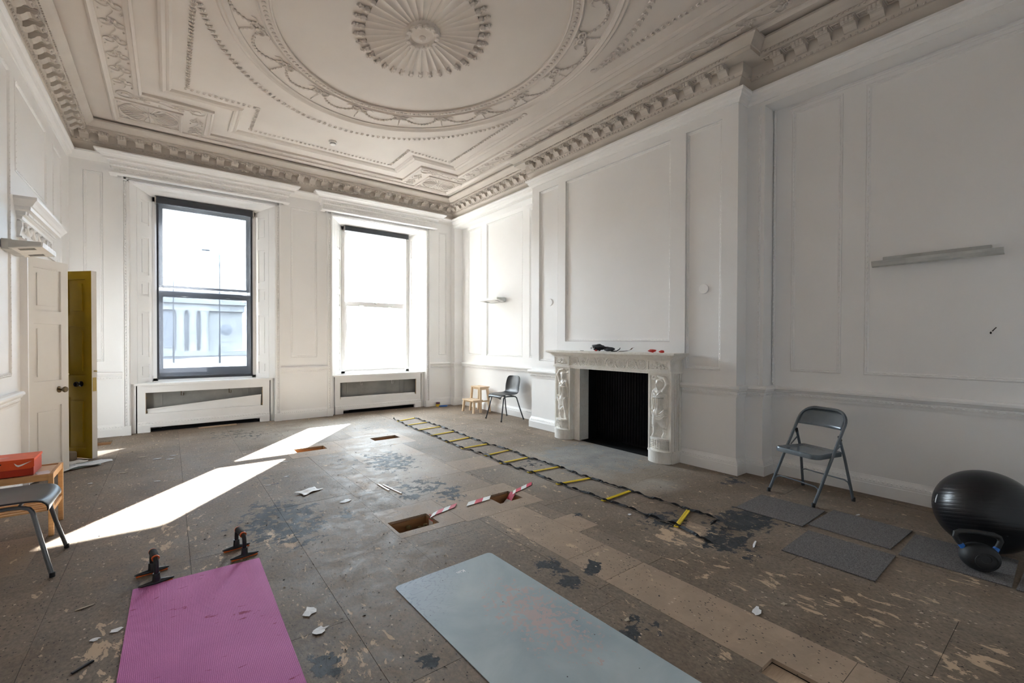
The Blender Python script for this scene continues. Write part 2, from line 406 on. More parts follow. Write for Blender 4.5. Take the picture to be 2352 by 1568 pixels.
# white crown moulding at the top of the walls
CPo = [(XL, YF), (XL, YB), (XF, YB), (XF, BY0), (XB, BY0), (XB, BY1), (XF, BY1), (XF, YF)]
struct(MB().sweep([(-.02, 3.905), (.012, 3.905), (.016, 3.92), (.022, 3.93), (.045, 3.945), (.055, 3.965), (.06, 3.985), (.078, 3.99), (.085, 4.0), (.085, 4.02), (-.05, 4.025)], CPo).build('trim_2', 'trim_paint'))
struct(MB().sweep([(-.02, 3.94), (.02, 3.945), (.12, 3.965), (.19, 3.985), (.21, 3.995), (.21, 4.02), (0, 4.025)], [(XF+.1, YW), (XL, YW)]).build('trim_3', 'trim_paint'))

# chair rail and skirting, following every return
runs = {'right': [(XR, YB), (XR, 2.12), (XF, 2.12), (XF, BY0), (XB, BY0), (XB, 2.92)],
        'alcove': [(XB, 4.90), (XB, BY1), (XR, BY1), (XR, 8.53), (4.95, 8.53), (4.95, YW), (WC[1]+1.04, YW)],
        'window': [(WC[1]-1.04, YW), (WC[0]+1.04, YW)],
        'corner': [(WC[0]-1.04, YW), (XL, YW), (XL, 7.53)],
        'left': [(XL, 5.93), (XL, YB), (XR, YB)]}
rail = [(-.01, .815), (.012, .815), (.016, .835), (.022, .842), (.026, .865), (.020, .872), (.034, .878), (.046, .90), (.056, .905), (.056, .922), (.045, .934), (-.01, .936)]
skirt = [(-.01, 0), (.034, 0), (.034, .100), (.028, .106), (.030, .112), (.022, .135), (.010, .160), (.006, .172), (-.01, .172)]
ti = 4
for k, path in runs.items():
    t = struct(MB().sweep(rail, path).build('trim_%d' % ti, 'trim_paint')); ti += 1
    b = struct(MB().sweep(skirt, path).build('baseboard_'+k, 'trim_paint'))
    e1 = MB(); e2 = MB()
    for (p, q) in along(path):
        d = (q-p).normalized(); nn = Vector((-d.y, d.x)); ln = (q-p).length
        for i in range(int(ln/.032)):
            c = p+d*(i+.5)*.032
            if k == 'left' and c.y < 3: continue
            e1.blob((c.x+nn.x*.022, c.y+nn.y*.022, .853), (.013, .013, .011), 5, 2)
            e2.blob((c.x+nn.x*.018, c.y+nn.y*.018, .130), (.014, .014, .020), 5, 2, Matrix.Rotation(.5*(1 if i % 2 else -1), 3, 'Y' if abs(d.x) > .5 else 'X'))
    e1.build('carved_enrichment', 'trim_paint', t, kind='stuff'); e2.build('carved_enrichment', 'trim_paint', b, kind='stuff')

# ------------------------------------------------------------------ ceiling plasterwork (children of the ceiling)
RC = (1.98, 4.05)
def ell(ax, by, t): return (RC[0]+ax*math.cos(t), RC[1]+by*math.sin(t))
def notch(x0, x1, y0, y1, nx0, nx1, ny0, ny1):
    return [(x0,ny0),(nx0,ny0),(nx0,y0),(nx1,y0),(nx1,ny0),(x1,ny0),(x1,ny1),(nx1,ny1),(nx1,y1),(nx0,y1),(nx0,ny1),(x0,ny1)]
def ridge(name, path, prof, closed=True):
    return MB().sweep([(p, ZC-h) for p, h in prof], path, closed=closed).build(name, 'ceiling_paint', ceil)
def mir(y): return 2*RC[1]-y
half_round = lambda w, h: [(-w/2, -.002), (-w/2, h*.5), (-w*.3, h*.9), (0, h), (w*.3, h*.9), (w/2, h*.5), (w/2, -.002)]
double = [(-.055, -.002), (-.055, .02), (-.03, .032), (-.012, .02), (0, .012), (.012, .02), (.03, .026), (.045, .012), (.055, -.002)]
ridge('frame_moulding', notch(-.02, 3.97, mir(7.57), 7.57, .735, 3.20, mir(6.84), 6.84), double)
ridge('band_moulding', notch(-.29, 4.22, mir(7.93), 7.93, .45, 3.49, mir(7.14), 7.14), [(-.035, -.002), (-.035, .02), (0, .03), (.012, .045), (.035, .03), (.035, -.002)])
ridge('band_moulding', [(-.56, mir(8.12)), (4.50, mir(8.12)), (4.50, 8.12), (-.56, 8.12)], [(-.03, -.002), (-.03, .03), (-.01, .045), (.01, .03), (.03, .02), (.03, -.002)])
NE = 120
ridge('oval_moulding', [ell(1.69, 2.16, 2*math.pi*k/NE) for k in range(NE)], [(-.05, -.002), (-.05, .015), (-.03, .03), (-.01, .02), (.01, .035), (.03, .02), (.05, .012), (.05, -.002)])
ridge('oval_band', [ell(1.36, 1.66, 2*math.pi*k/NE) for k in range(NE)], [(-.06, -.002), (-.06, .022), (-.048, .03), (-.038, .012), (.038, .012), (.048, .03), (.06, .022), (.06, -.002)])
mb = MB()
for k in range(170):                                       # guilloche discs in the oval band
    t = 2*math.pi*k/170; x, y = ell(1.36, 1.66, t)
    mb.blob((x, y, ZC-.014), (.022, .022, .014), 6, 3)
mb.build('guilloche', 'ceiling_paint', ceil, kind='stuff')
def leaf(mb, x, y, ang, ln, wd, h=.018):
    c, s = math.cos(ang), math.sin(ang)
    P = [(0, 0, 0), (ln*.45, wd, .3*h), (ln, 0, h*.5), (ln*.45, -wd, .3*h), (ln*.4, 0, h)]
    mb.add([(x+c*a-s*b, y+s*a+c*b, ZC-z) for a, b, z in P], [(0, 1, 4), (1, 2, 4), (2, 3, 4), (3, 0, 4)])
def garland(mb, pts, step=.055, ln=.05, wd=.013, spread=.55):
    acc = 0; nxt = 0
    for (a, b) in zip(pts[:-1], pts[1:]):
        a = Vector(a); b = Vector(b); d = b-a; l = d.length
        if l < 1e-6: continue
        ang = math.atan2(d.y, d.x)
        while nxt <= acc+l:
            p = a+d*((nxt-acc)/l)
            for s in (-1, 1): leaf(mb, p.x, p.y, ang+s*spread, ln, wd)
            leaf(mb, p.x, p.y, ang, ln*.8, wd*.7, .022)
            nxt += step
        acc += l
for sy in (1, -1):                                         # husk garlands: stepped line round each end and an arc inside it
    Yv = lambda v: v if sy > 0 else mir(v)
    mb = MB(); garland(mb, [(x, Yv(y)) for x, y in ((3.77, 4.68), (3.77, 6.66), (3.02, 6.66), (3.02, 7.39), (.93, 7.39), (.93, 6.66), (.18, 6.66), (.18, 4.68))], .06, .05, .011)
    for x in (.18, 3.77): mb.blob((x, Yv(4.66), ZC), (.04, .04, .02), 8, 3)
    for x, y in ((.18, 6.66), (.93, 6.66), (.93, 7.39), (3.02, 7.39), (3.02, 6.66), (3.77, 6.66)): mb.blob((x, Yv(y), ZC), (.03, .03, .018), 8, 3)
    mb.build('husk_garland', 'ceiling_paint', ceil, kind='stuff')
    mb = MB(); s0 = 0 if sy > 0 else math.pi
    garland(mb, [ell(1.87, 2.52, s0+math.radians(16+148*k/60)) for k in range(61)], .075, .06, .014, .6); mb.build('husk_garland', 'ceiling_paint', ceil, kind='stuff')
NB = 18
sw = MB()
for k in range(NB):                                        # swags hung from bows between the two ovals
    t0 = 2*math.pi*(k+.5)/NB; t1 = 2*math.pi*(k+1.5)/NB
    pts = []
    for i in range(15):
        f = i/14; t = t0+(t1-t0)*f; sag = .19*(1-(2*f-1)**2); pts.append(ell(1.44+sag*1.05, 1.75+sag*1.15, t))
    for i in range(14):
        a = pts[i]; sw.blob((a[0], a[1], ZC-.006), (.018, .018, .016), 6, 3)
    sw.tube([(x, y, ZC-.006) for x, y in pts], .006, 4)
    x, y = ell(1.46, 1.78, t0); nx, ny = math.cos(t0), math.sin(t0)*1.25; nl = math.hypot(nx, ny); nx /= nl; ny /= nl
    for s in (-1, 1):
        loop = [(x+nx*(.03+.035*math.sin(a))+s*(-ny)*.055*(1-math.cos(a))/1.2, y+ny*(.03+.035*math.sin(a))+s*nx*.055*(1-math.cos(a))/1.2, ZC-.012) for a in [j*2*math.pi/10 for j in range(10)]]
        sw.tube(loop, .010, 4, closed=True)
        sw.tube([(x+s*(-ny)*(.02+.03*j)+nx*(.02*math.sin(j*1.4)-.01), y+s*nx*(.02+.03*j)+ny*(.02*math.sin(j*1.4)-.01), ZC-.008) for j in range(6)], [.010, .009, .008, .007, .006, .003], 4)
    sw.blob((x+nx*.03, y+ny*.03, ZC-.008), (.024, .024, .022), 6, 3)
    for j in range(5): leaf(sw, x+nx*(.07+.04*j), y+ny*(.07+.04*j), math.atan2(ny, nx), .045, .014-.002*j)
sw.build('swag_and_bows', 'ceiling_paint', ceil, kind='stuff')
# scrolling foliage in the border band, fans in the corners
def scroll_run(mb, x0, y0, dx, dy, length, w, pitch=.30):
    n = max(1, int(round(length/pitch))); pitch = length/n; px_, py_ = -dy, dx
    def P(a, b): return (x0+dx*a+px_*b, y0+dy*a+py_*b, ZC-.008)
    mb.tube([P(i*length/(n*8), w*.12*math.sin(i*math.pi/4)) for i in range(n*8+1)], .0045, 4)
    for k in range(n):
        c = (k+.5)*pitch
        for s in (-1, 1):
            sp = []
            for i in range(15):
                f = i/14; ang = -1.9+f*5.6; r = w*.27*(1-.68*f)
                sp.append(P(c+r*math.cos(ang)*1.15, s*(w*.25+r*math.sin(ang))))
            mb.tube(sp, [.005]*12+[.007, .009, .010], 4)
            q = P(c+pitch*.38, s*w*.36); mb.blob(q, (.012, .012, .01), 5, 2)
            q = P(c, 0)
        for s in (-1, 1):
            ang0 = math.atan2(dy, dx)
            for da, lf in ((.7, .07), (2.3, .05), (1.3, .05)): q = P(c-.06, 0); leaf(mb, q[0], q[1], ang0+s*da, lf, .012)
        q = P(c, 0); mb.blob(q, (.016, .016, .014), 6, 3)
mb = MB()
for x in (-.425, 4.36): scroll_run(mb, x, mir(7.10), 0, 1, 7.10-mir(7.10), .22)
for (ya, yb) in ((8.03, 8.03), (mir(8.03), mir(8.03))): scroll_run(mb, .55, ya, 1, 0, 2.85, .15, .26)
for sy in (1, -1):
    Y = lambda v: v if sy > 0 else mir(v)
    for (xa, xb) in ((-.40, .30), (3.64, 4.32)): scroll_run(mb, xa, Y(7.30), 1, 0, xb-xa, .18, .30)
    for x in (.31, 3.63): scroll_run(mb, x, min(Y(7.45), Y(8.0)), 0, 1, .55, .18, .28)
    for (x, y) in ((-.42, 7.28), (.31, 7.28), (.31, 8.02), (3.63, 7.28), (4.36, 7.28), (3.63, 8.02)):
        mb.tube([(x+.085*math.cos(a), Y(y)+.085*math.sin(a), ZC-.008) for a in [j*2*math.pi/16 for j in range(16)]], .008, 4, closed=True)
        mb.blob((x, Y(y), ZC-.004), (.045, .045, .016), 8, 3)
mb.build('scrollwork', 'ceiling_paint', ceil, kind='stuff')
for fy in (7.76, mir(7.76)):
    for fx in (-.20, 4.14):
        mb = MB(); hx, hy = .31, .27
        mb.sweep([(p, ZC-h) for p, h in [(-.02, -.002), (-.02, .02), (0, .03), (.02, .012), (.02, -.002)]], [(fx-hx-.03, fy-hy-.03), (fx+hx+.03, fy-hy-.03), (fx+hx+.03, fy+hy+.03), (fx-hx-.03, fy+hy+.03)], closed=True)
        mb.tube([(fx+hx*math.cos(a), fy+hy*math.sin(a), ZC-.008) for a in [j*2*math.pi/32 for j in range(32)]], .009, 4, closed=True)
        for j in range(28):
            a = 2*math.pi*j/28; r0 = .3
            mb.tube([(fx+hx*.25*math.cos(a), fy+hy*.25*math.sin(a), ZC-.004), (fx+hx*.95*math.cos(a), fy+hy*.95*math.sin(a), ZC-.006)], [.004, .008], 4)
        for j in range(8):
            a = 2*math.pi*j/8; leaf(mb, fx, fy, a, .10, .03, .03)
        for sx in (-1, 1):
            for sy in (-1, 1):
                for j in range(4): leaf(mb, fx+sx*hx*(.98-.1*j), fy+sy*hy*(.66+.1*j), math.atan2(sy, sx)+(.7-.45*j), .06, .016)
        mb.build('corner_fan', 'ceiling_paint', ceil)
# central rosette: fluted petals with finials
NP = 36
ros = MB().lathe([(.001, -.05), (.05, -.052), (.075, -.035), (.10, -.03), (.13, -.05), (.15, -.045), (.16, -.02), (.17, .002)], (RC[0], RC[1], ZC), 48, Matrix.Diagonal((1, 1.25, 1)))
ros.blob((RC[0], RC[1], ZC-.05), (.035, .045, .03), 12, 5)
for k in range(14):
    t = 2*math.pi*k/14; ros.blob((RC[0]+.135*math.cos(t), RC[1]+.17*math.sin(t), ZC-.045), (.03, .034, .022), 8, 4)
rosette = ros.build('rosette', 'ceiling_paint', ceil, smooth=True)
for k in range(NP):
    ta = 2*math.pi*k/NP; tb = 2*math.pi*(k+1)/NP; mb = MB(); vs = []; fs = []
    nr = 5; nt_ = 6
    for i in range(nr):
        f = i/(nr-1); ax = .165+(.515-.165)*f; by = .205+(.655-.205)*f
        for j in range(nt_+1):
            g = j/nt_; t = ta+(tb-ta)*g; x, y = ell(ax, by, t); hh = .006+.030*(2*g-1)**2*(.35+.65*f)
            vs.append((x, y, ZC-hh))
    for i in range(nr-1):
        for j in range(nt_): fs.append((i*(nt_+1)+j, (i+1)*(nt_+1)+j, (i+1)*(nt_+1)+j+1, i*(nt_+1)+j+1))
    a0 = len(vs)
    for j in range(nt_+1):
        g = j/nt_; t = ta+(tb-ta)*g; x, y = ell(.515, .655, t); vs.append((x, y, ZC+.002))
    for j in range(nt_): fs.append(((nr-1)*(nt_+1)+j, a0+j, a0+j+1, (nr-1)*(nt_+1)+j+1))
    mb.add(vs, fs).build('petal', 'ceiling_paint', rosette, smooth=True)
    x, y = ell(.515, .655, ta); nx, ny = math.cos(ta)*.515, math.sin(ta)*.655; nl = math.hypot(nx, ny); nx /= nl; ny /= nl
    mb = MB(); M = Matrix.Rotation(math.atan2(ny, nx), 3, 'Z')
    mb.blob((x+nx*.03, y+ny*.03, ZC-.022), (.034, .026, .030), 8, 4, M); mb.blob((x+nx*.072, y+ny*.072, ZC-.016), (.022, .016, .02), 6, 3, M)
    mb.blob((x+nx*.105, y+ny*.105, ZC-.014), (.022, .010, .016), 6, 3, M)
    for s in (-1, 1): mb.blob((x+nx*.095-ny*s*.016, y+ny*.095+nx*s*.016, ZC-.014), (.012, .012, .014), 6, 3)
    mb.build('finial', 'ceiling_paint', rosette, smooth=True)
# ------------------------------------------------------------------ windows
def window(n, c):
    w = sempty('window_%d' % n, (c, YW, 0))
    def B(): return MB()
    def put(mb, name, mat, par=None, **k):
        mb.v = [(x-c, y-YW, z) for x, y, z in mb.v] if par is None else mb.v
        return mb.build(name, mat, par or w, **k)
    # architrave: stepped frame with a carved bead, on plinth blocks
    mb = B()
    for s in (-1, 1):
        for a, b, d in ((.955, 1.04, .020), (.965, .985, .040), (.995, 1.018, .030), (1.022, 1.045, .048)):
            x0, x1 = sorted((c+s*a, c+s*b)); mb.box(x0, x1, YW-d, YW+.03, .13, 3.80)
        x0, x1 = sorted((c+s*.95, c+s*1.052)); mb.box(x0, x1, YW-.055, YW+.03, 0, .135)
    for a, b, d in ((3.715, 3.80, .020), (3.725, 3.745, .040), (3.755, 3.778, .030)): mb.box(c-1.04, c+1.04, YW-d, YW+.03, a, b)
    arch = put(mb, 'architrave', 'trim_paint')
    mb = B()
    for s in (-1, 1):
        for k in range(80): mb.blob((c+s*1.006, YW-.032, .16+k*.045), (.010, .012, .018), 5, 2)
    put(mb, 'carved_enrichment', 'trim_paint', kind='stuff')
    # entablature over the window
    hb = 1.145; path = [(c+hb, YW+.02), (c+hb, 8.55), (c-hb, 8.55), (c-hb, YW+.02)]
    prof = [(-.06, 3.775), (.022, 3.775), (.030, 3.785), (.030, 3.797), (.006, 3.803), (0, 3.808), (0, 3.885), (.012, 3.888), (.02, 3.895), (.02, 3.925), (.034, 3.93),
            (.042, 3.95), (.085, 3.955), (.088, 3.985), (.10, 3.99), (.115, 4.005), (.145, 4.02), (.158, 4.04), (.17, 4.045), (.17, 4.062), (-.06, 4.065)]
    ent = put(B().sweep(prof, path), 'entablature', 'trim_paint')
    mb = B(); nd = 56
    for k in range(nd): x = c-hb+.02+(2*hb-.04)*(k+.5)/nd; mb.box(x-.012, x+.012, 8.55-.042, 8.55-.01, 3.897, 3.924)
    for k in range(nd): x = c-hb+.02+(2*hb-.04)*(k+.5)/nd; mb.box(x-.008, x+.008, 8.55-.095, 8.55-.03, 3.960, 3.972)
    put(mb, 'dentil_row', 'trim_paint', kind='stuff')
    mb = B()
    for k in range(14):
        x = c-hb+.09+(2*hb-.18)*k/13
        for s in (-1, 1):
            mb.tube([(x+s*(.012+.045*math.sin(j*.55)), 8.548, 3.822+.010*j-.004*j*(j > 3)) for j in range(6)], [.007, .009, .009, .008, .006, .004], 4)
            mb.blob((x+s*.06, 8.548, 3.835), (.014, .008, .010), 5, 2)
        mb.blob((x, 8.546, 3.845), (.010, .010, .022), 5, 3)
    put(mb, 'frieze_ornament', 'trim_paint', kind='stuff')
    # splayed reveals with shutters, soffit
    for s in (-1, 1):
        def mf(u, z, d, s=s):
            t = u/.39; X = c+s*(.96-.26*t); Y = YW-.02+.30*t; nx, ny = -s*.755, -.655
            return (X-c-nx*d, Y-YW-ny*d, z)
        mb = B(); pz = [(.815, 1.04-.005), (1.155-.12+.12, 1.84), (2.07, 2.29), (2.40, 2.97), (3.16, 3.53)]
        pz = [(.83, 1.03), (1.14, 1.84), (2.07, 2.29), (2.40, 2.97), (3.16, 3.53)]
        us = [0, .12, .125, .20, .215, .315, .33, .39]; zs = [.745, 3.72]
        for a, b in pz: zs += [a, b, a+.035, b-.035]
        def cell(u, z, pz=pz):
            if .12 < u < .125: return .008
            for a, b in pz:
                if .20 < u < .33 and a < z < b:
                    return .004 if (.215 < u < .315 and a+.035 < z < b-.035) else .016
            return 0
        panel_face(mb, mf, us, zs, cell); mb.build('shutter', 'trim_paint', w, fix=False)
    mb = B().add([(-.96, -.02, 3.72), (.96, -.02, 3.72), (.70, .28, 3.625), (-.70, .28, 3.625)], [(0, 1, 2, 3)])
    mb.add([(-.80, .08, 3.683), (.80, .08, 3.683), (.74, .20, 3.645), (-.74, .20, 3.645)], [(0, 1, 2, 3)]); mb.build('reveal_soffit', 'trim_paint', w, fix=False)
    # lower reveal sides beside the seat box
    mb = B()
    for s in (-1, 1): mb.add([(s*.96, -.02, 0), (s*.96, .10, 0), (s*.96, .10, .76), (s*.96, -.02, .76)], [(0, 1, 2, 3)]); mb.box(*sorted((s*.90, s*.96)), .07, .10, 0, .75)
    mb.build('reveal_side', 'trim_paint', w)
    # box frame and two sashes
    F = B()
    for s in (-1, 1): F.box(*sorted((s*.64, s*.70)), .27, .36, .76, 3.63); F.box(*sorted((s*.625, s*.645)), .36, .46, .76, 3.63)
    F.box(-.70, .70, .27, .46, 3.56, 3.65); F.box(-.70, .70, .27, .46, .74, .80); F.box(-.625, .625, .44, .62, .78, .82)
    F.build('box_frame', 'trim_paint', w)
    # lower sash (room side), upper sash (outside)
    for nm, z0, z1, y0, zb, zt in (('lower_sash', .80, 2.185, .34, .155, .095), ('upper_sash', 2.24, 3.57, .40, .04, .065)):
        m2 = B()
        for s in (-1, 1): m2.box(*sorted((s*.575, s*.642)), y0, y0+.045, z0, z1)
        m2.box(-.58, .58, y0, y0+.045, z0, z0+zb); m2.box(-.58, .58, y0, y0+.045, z1-zt, z1)
        sa = m2.build(nm, 'trim_paint', w)
        B().box(-.575, .575, y0+.018, y0+.022, z0+zb, z1-zt).build('pane', 'window_glass', sa)
    m2 = B()
    for s in (-1, 1): m2.tube([(s*.30-.04, .335, 2.12), (s*.30-.04, .31, 2.11), (s*.30+.04, .31, 2.11), (s*.30+.04, .335, 2.12)], .005, 5)
    m2.blob((0, .335, 2.16), (.03, .012, .012), 6, 3)
    m2.build('sash_lift', 'bright_metal', w)
    return w
win1 = window(1, WC[0]); win2 = window(2, WC[1])

# roller blinds
def cassette(c, z0, z1, label, mesh):
    t = thing('roller_blind', label, 'blind', (c, YW+.235, z0))
    h = z1-z0
    MB().tube([(-.655, 0, h/2+.005), (.655, 0, h/2+.005)], h*.42, 14).build('roller_tube', 'blind_charcoal', t, smooth=True)
    for s in (-1, 1): MB().box(*sorted((s*.655, s*.67)), -.045, .045, 0, h).build('end_bracket', 'bright_metal', t)
    MB().rbox(-.655, .655, -.05, -.038, h*.1, h, .004).build('fascia', 'blind_charcoal', t)
    return t
b1 = cassette(WC[0], 3.52, 3.625, 'dark grey roller blind drawn fully down over the left window', True)
MB().add([(-.652, .005, .03), (.652, .005, .03), (.652, .005, -2.70), (-.652, .005, -2.70), (-.652, .007, .03), (.652, .007, .03), (.652, .007, -2.70), (-.652, .007, -2.70)],
         [(0, 1, 2, 3)]).build('blind_fabric', 'blind_mesh', b1, fix=False)
MB().rbox(-.652, .652, -.006, .014, -2.735, -2.695, .004).build('bottom_bar', 'blind_charcoal', b1)
for s in (-1, 1): MB().box(*sorted((s*.625, s*.652)), .0, .02, -2.7, 0).build('side_channel', 'blind_charcoal', b1)
b2 = cassette(WC[1], 3.535, 3.63, 'dark grey roller blind rolled up above the right window', False)
mb = MB(); mb.tube([(.66, -.01, 0), (.668, -.01, -1.0), (.668, -.005, -1.75), (.664, -.015, -1.8)], .003, 5); mb.build('pull_chain', 'bright_metal', b2)

# ------------------------------------------------------------------ window seat boxes (boxed-in radiator recesses)
def seat_box(c, label, loose):
    t = thing('window_seat_box', label, 'radiator cover', (c, 8.75, 0))
    mb = MB(); hw = .885
    def cell(u, z):
        if -.788 < u < .781 and .28 < z < .60: return None
        if -.73 < u < .735 and z < .07: return None
        return 0
    panel_face(mb, lambda u, z, d: (u, d*.25, z), [-hw, -.788, -.73, .735, .781, hw], [0, .07, .28, .60, .715], cell)
    mb.add([(-hw, 0, 0), (-hw, .12, 0), (-hw, .12, .715), (-hw, 0, .715), (hw, 0, 0), (hw, .12, 0), (hw, .12, .715), (hw, 0, .715)], [(0, 1, 2, 3), (4, 7, 6, 5)])
    mb.build('front_board', 'trim_paint', t, fix=False)
    MB().box(-.79, .79, .018, .03, .255, .282).build('inner_ledge', 'trim_paint', t)
    MB().sweep([(-.01, 0), (.022, 0), (.022, .112), (.014, .118), (.016, .125), (.008, .16), (-.01, .165)], [(-.73, 0), (-hw, 0)] and [(-.735, 0), (-hw, 0)]).build('skirting', 'trim_paint', t)
    MB().sweep([(-.01, 0), (.022, 0), (.022, .112), (.014, .118), (.016, .125), (.008, .16), (-.01, .165)], [(hw, 0), (.74, 0)]).build('skirting', 'trim_paint', t)
    MB().sweep([(-.01, .072), (.022, .072), (.022, .112), (.014, .118), (.016, .125), (.008, .16), (-.01, .165)], [(.74, 0), (-.735, 0)]).build('skirting', 'trim_paint', t)
    mb = MB()
    for k in range(44): mb.blob((-hw+.02+k*.04, -.014, .140), (.014, .008, .012), 5, 2)
    mb.build('carved_enrichment', 'trim_paint', t, kind='stuff')
    mb = MB().prism([(-hw-.035, -.038), (hw+.035, -.038), (hw+.0, .02), (.70, .225), (-.70, .225), (-hw-.0, .02)], 'z', .713, .745)
    mb.build('sill_board', 'trim_paint', t)
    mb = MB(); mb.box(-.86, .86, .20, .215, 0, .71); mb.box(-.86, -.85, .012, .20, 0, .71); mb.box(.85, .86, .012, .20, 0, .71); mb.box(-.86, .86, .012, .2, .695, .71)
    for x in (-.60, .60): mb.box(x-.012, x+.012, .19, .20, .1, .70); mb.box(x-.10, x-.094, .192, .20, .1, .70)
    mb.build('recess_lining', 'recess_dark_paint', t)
    MB().box(-.84, .84, .03, .19, .005, .02).build('dark_floor_gap', 'black_void', t)
    for x in (-.35, .30):
        MB().tube([(x, .15, .60), (x, .15, .52), (x+.03, .15, .52), (x+.03, .15, .56)], .006, 5).build('bracket', 'bright_metal' if not loose else 'antique_brass', t)
    for s in (-.788, .781):
        re_ = MB().cbox((s, .022, .44), (.010, .02, .31)).build('raw_edge', 'beech', t)
        for z in (.52, .31): MB().cbox((s-.008*np.sign(s), .03, z), (.02, .01, .012)).build('catch', 'brass', re_)
    if loose:
        mb = MB().add([(-.765, .05, .262), (.755, .05, .275), (.760, .045, .468), (-.770, .06, .345), (-.765, .066, .262), (.755, .066, .275), (.760, .061, .468), (-.770, .076, .345)],
                      [(0, 1, 2, 3), (7, 6, 5, 4), (0, 4, 5, 1), (1, 5, 6, 2), (2, 6, 7, 3), (3, 7, 4, 0)])
        lp = mb.build('loose_panel', 'trim_paint', t)
        MB().add([(-.770, .042, .330), (.760, .032, .452), (.760, .032, .470), (-.770, .042, .348), (-.770, .062, .330), (.760, .05, .452), (.760, .05, .470), (-.770, .062, .348)],
                 [(0, 1, 2, 3), (7, 6, 5, 4), (0, 4, 5, 1), (1, 5, 6, 2), (2, 6, 7, 3), (3, 7, 4, 0)]).build('panel_lip', 'trim_paint', lp)
    else:
        MB().box(-.77, .765, .03, .075, .282, .315).build('bottom_rail', 'trim_paint', t)
    MB().rbox(-.60, .70, .05, .09, .006, .05, .01).build('heating_pipe', 'soot_black', t)
    return t
seat_box(WC[0], 'white boxed radiator recess with a tilted loose panel under the left window', True)
seat_box(WC[1], 'white boxed radiator recess with an empty grey slot under the right window', False)

# ------------------------------------------------------------------ doors
def leaf_door(n, loc, rz, W_, mats, knobmat, T=.042, ko=.12):
    d = sempty('door_%d' % n, loc); d.rotation_euler = (0, 0, rz)
    H = 2.205
    def face(side, mat, nm):
        mf = (lambda u, z, dd: (u, dd, z)) if side < 0 else (lambda u, z, dd: (u, T-dd, z))
        mb = MB(); us = [0, W_]; zs = [.012, H]
        pan = [(.10, W_-.09, .13, .73), (.10, W_-.09, .985, 1.56), (.10, W_-.09, 1.69, 2.11)]
        for a, b, e, f in pan: us += [a, b, a+.05, b-.05]; zs += [e, f, e+.05, f-.05]
        def cell(u, z):
            for a, b, e, f in pan:
                if a < u < b and e < z < f: return .006 if (a+.05 < u < b-.05 and e+.05 < z < f-.05) else .014
            return 0
        panel_face(mb, mf, us, zs, cell); mb.build(nm, mat, d, fix=False)
    face(-1, mats[0], 'front_face'); face(1, mats[1], 'rear_face')
    MB().add([(0, 0, .012), (0, T, .012), (0, T, H), (0, 0, H), (W_, 0, .012), (W_, T, .012), (W_, T, H), (W_, 0, H)], [(0, 1, 2, 3), (4, 7, 6, 5), (0, 4, 5, 1), (2, 6, 7, 3)]).build('door_edge', 'door_paint', d, fix=False)
    for s, m in ((-1, knobmat[0]), (1, knobmat[1])):
        M = Matrix.Rotation(math.pi/2*(1 if s < 0 else -1), 3, 'X'); y = 0 if s < 0 else T
        MB().lathe([(.001, 0), (.032, 0), (.032, .004), (.026, .009), (.012, .012), (.010, .026), (.013, .032), (.026, .040), (.031, .052), (.026, .064), (.001, .068)], (W_-ko, y, .885), 18, M).build('door_knob', m, d, smooth=True)
    MB().rbox(W_-.002, W_+.003, .008, T-.008, .80, .96, .001).build('lock_plate', 'brass', d)
    MB().tube([(W_-.02, T/2, 1.035), (W_+.03, T/2, 1.035)], .009, 8).build('latch', 'brass', d)
    return d
# near leaf, hinged on the nearer jamb, and far leaf with its mustard outside towards the camera
a1 = math.atan2(6.672-6.20, -.852+1.10); leaf_door(1, (XL+.005, 6.20, 0), a1, .515, ('door_paint', 'mustard_paint'), ('antique_brass', 'dark_bronze'))
leaf_door(2, (-1.035, 7.462, 0), math.radians(-47), .46, ('mustard_paint', 'door_paint'), ('dark_bronze', 'antique_brass'), .056, .15)
# door lining, architrave and carved overdoor
od = sempty('door_3', (XL, (DY0+DY1)/2, 0))
mb = MB(); hd = (DY1-DY0)/2
for s in (-1, 1):
    wd = .13 if s < 0 else .09
    mb.box(0, .03, *sorted((s*hd, s*(hd+wd-.03))), 0, DZ+.10); mb.box(0, .05, *sorted((s*(hd+wd-.03), s*(hd+wd))), 0, DZ+.13)
    mb.box(-.14, .0, *sorted((s*(hd+.001), s*(hd+.02))), 0, DZ)
mb.box(0, .028, -hd-.10, hd+.06, DZ, DZ+.10); mb.box(0, .048, -hd-.10, hd+.06, DZ+.10, DZ+.13); mb.box(-.14, -.001, -hd, hd, DZ, DZ+.02)
mb.build('door_lining', 'trim_paint', od)
YOD0, YOD1 = 6.00-od.location.y, 7.26-od.location.y
path = [(-.02, YOD0), (.02, YOD0), (.02, YOD1), (-.02, YOD1)]
path = [(-.02, YOD0), (.015, YOD0), (.015, YOD1), (-.02, YOD1)]
prof = [(-.03, 2.335), (.02, 2.335), (.02, 2.35), (.0, 2.355), (.012, 2.40), (.022, 2.44), (.018, 2.48), (.0, 2.50), (.018, 2.505), (.024, 2.53), (.045, 2.54), (.05, 2.57), (.085, 2.58), (.088, 2.61), (.10, 2.615), (.115, 2.64), (.135, 2.665), (.135, 2.69), (-.03, 2.692)]
prof_out = [(-p, z) for p, z in prof]
MB().sweep(prof_out, path, cap=False).build('overdoor', 'trim_paint', od)
mb = MB(); nn_ = 34
for k in range(nn_): y = YOD0+(YOD1-YOD0)*(k+.5)/nn_; mb.box(.05, .075, y-.012, y+.010, 2.545, 2.568)
mb.build('dentil_row', 'trim_paint', od, kind='stuff')
mb = MB(); ns = 5
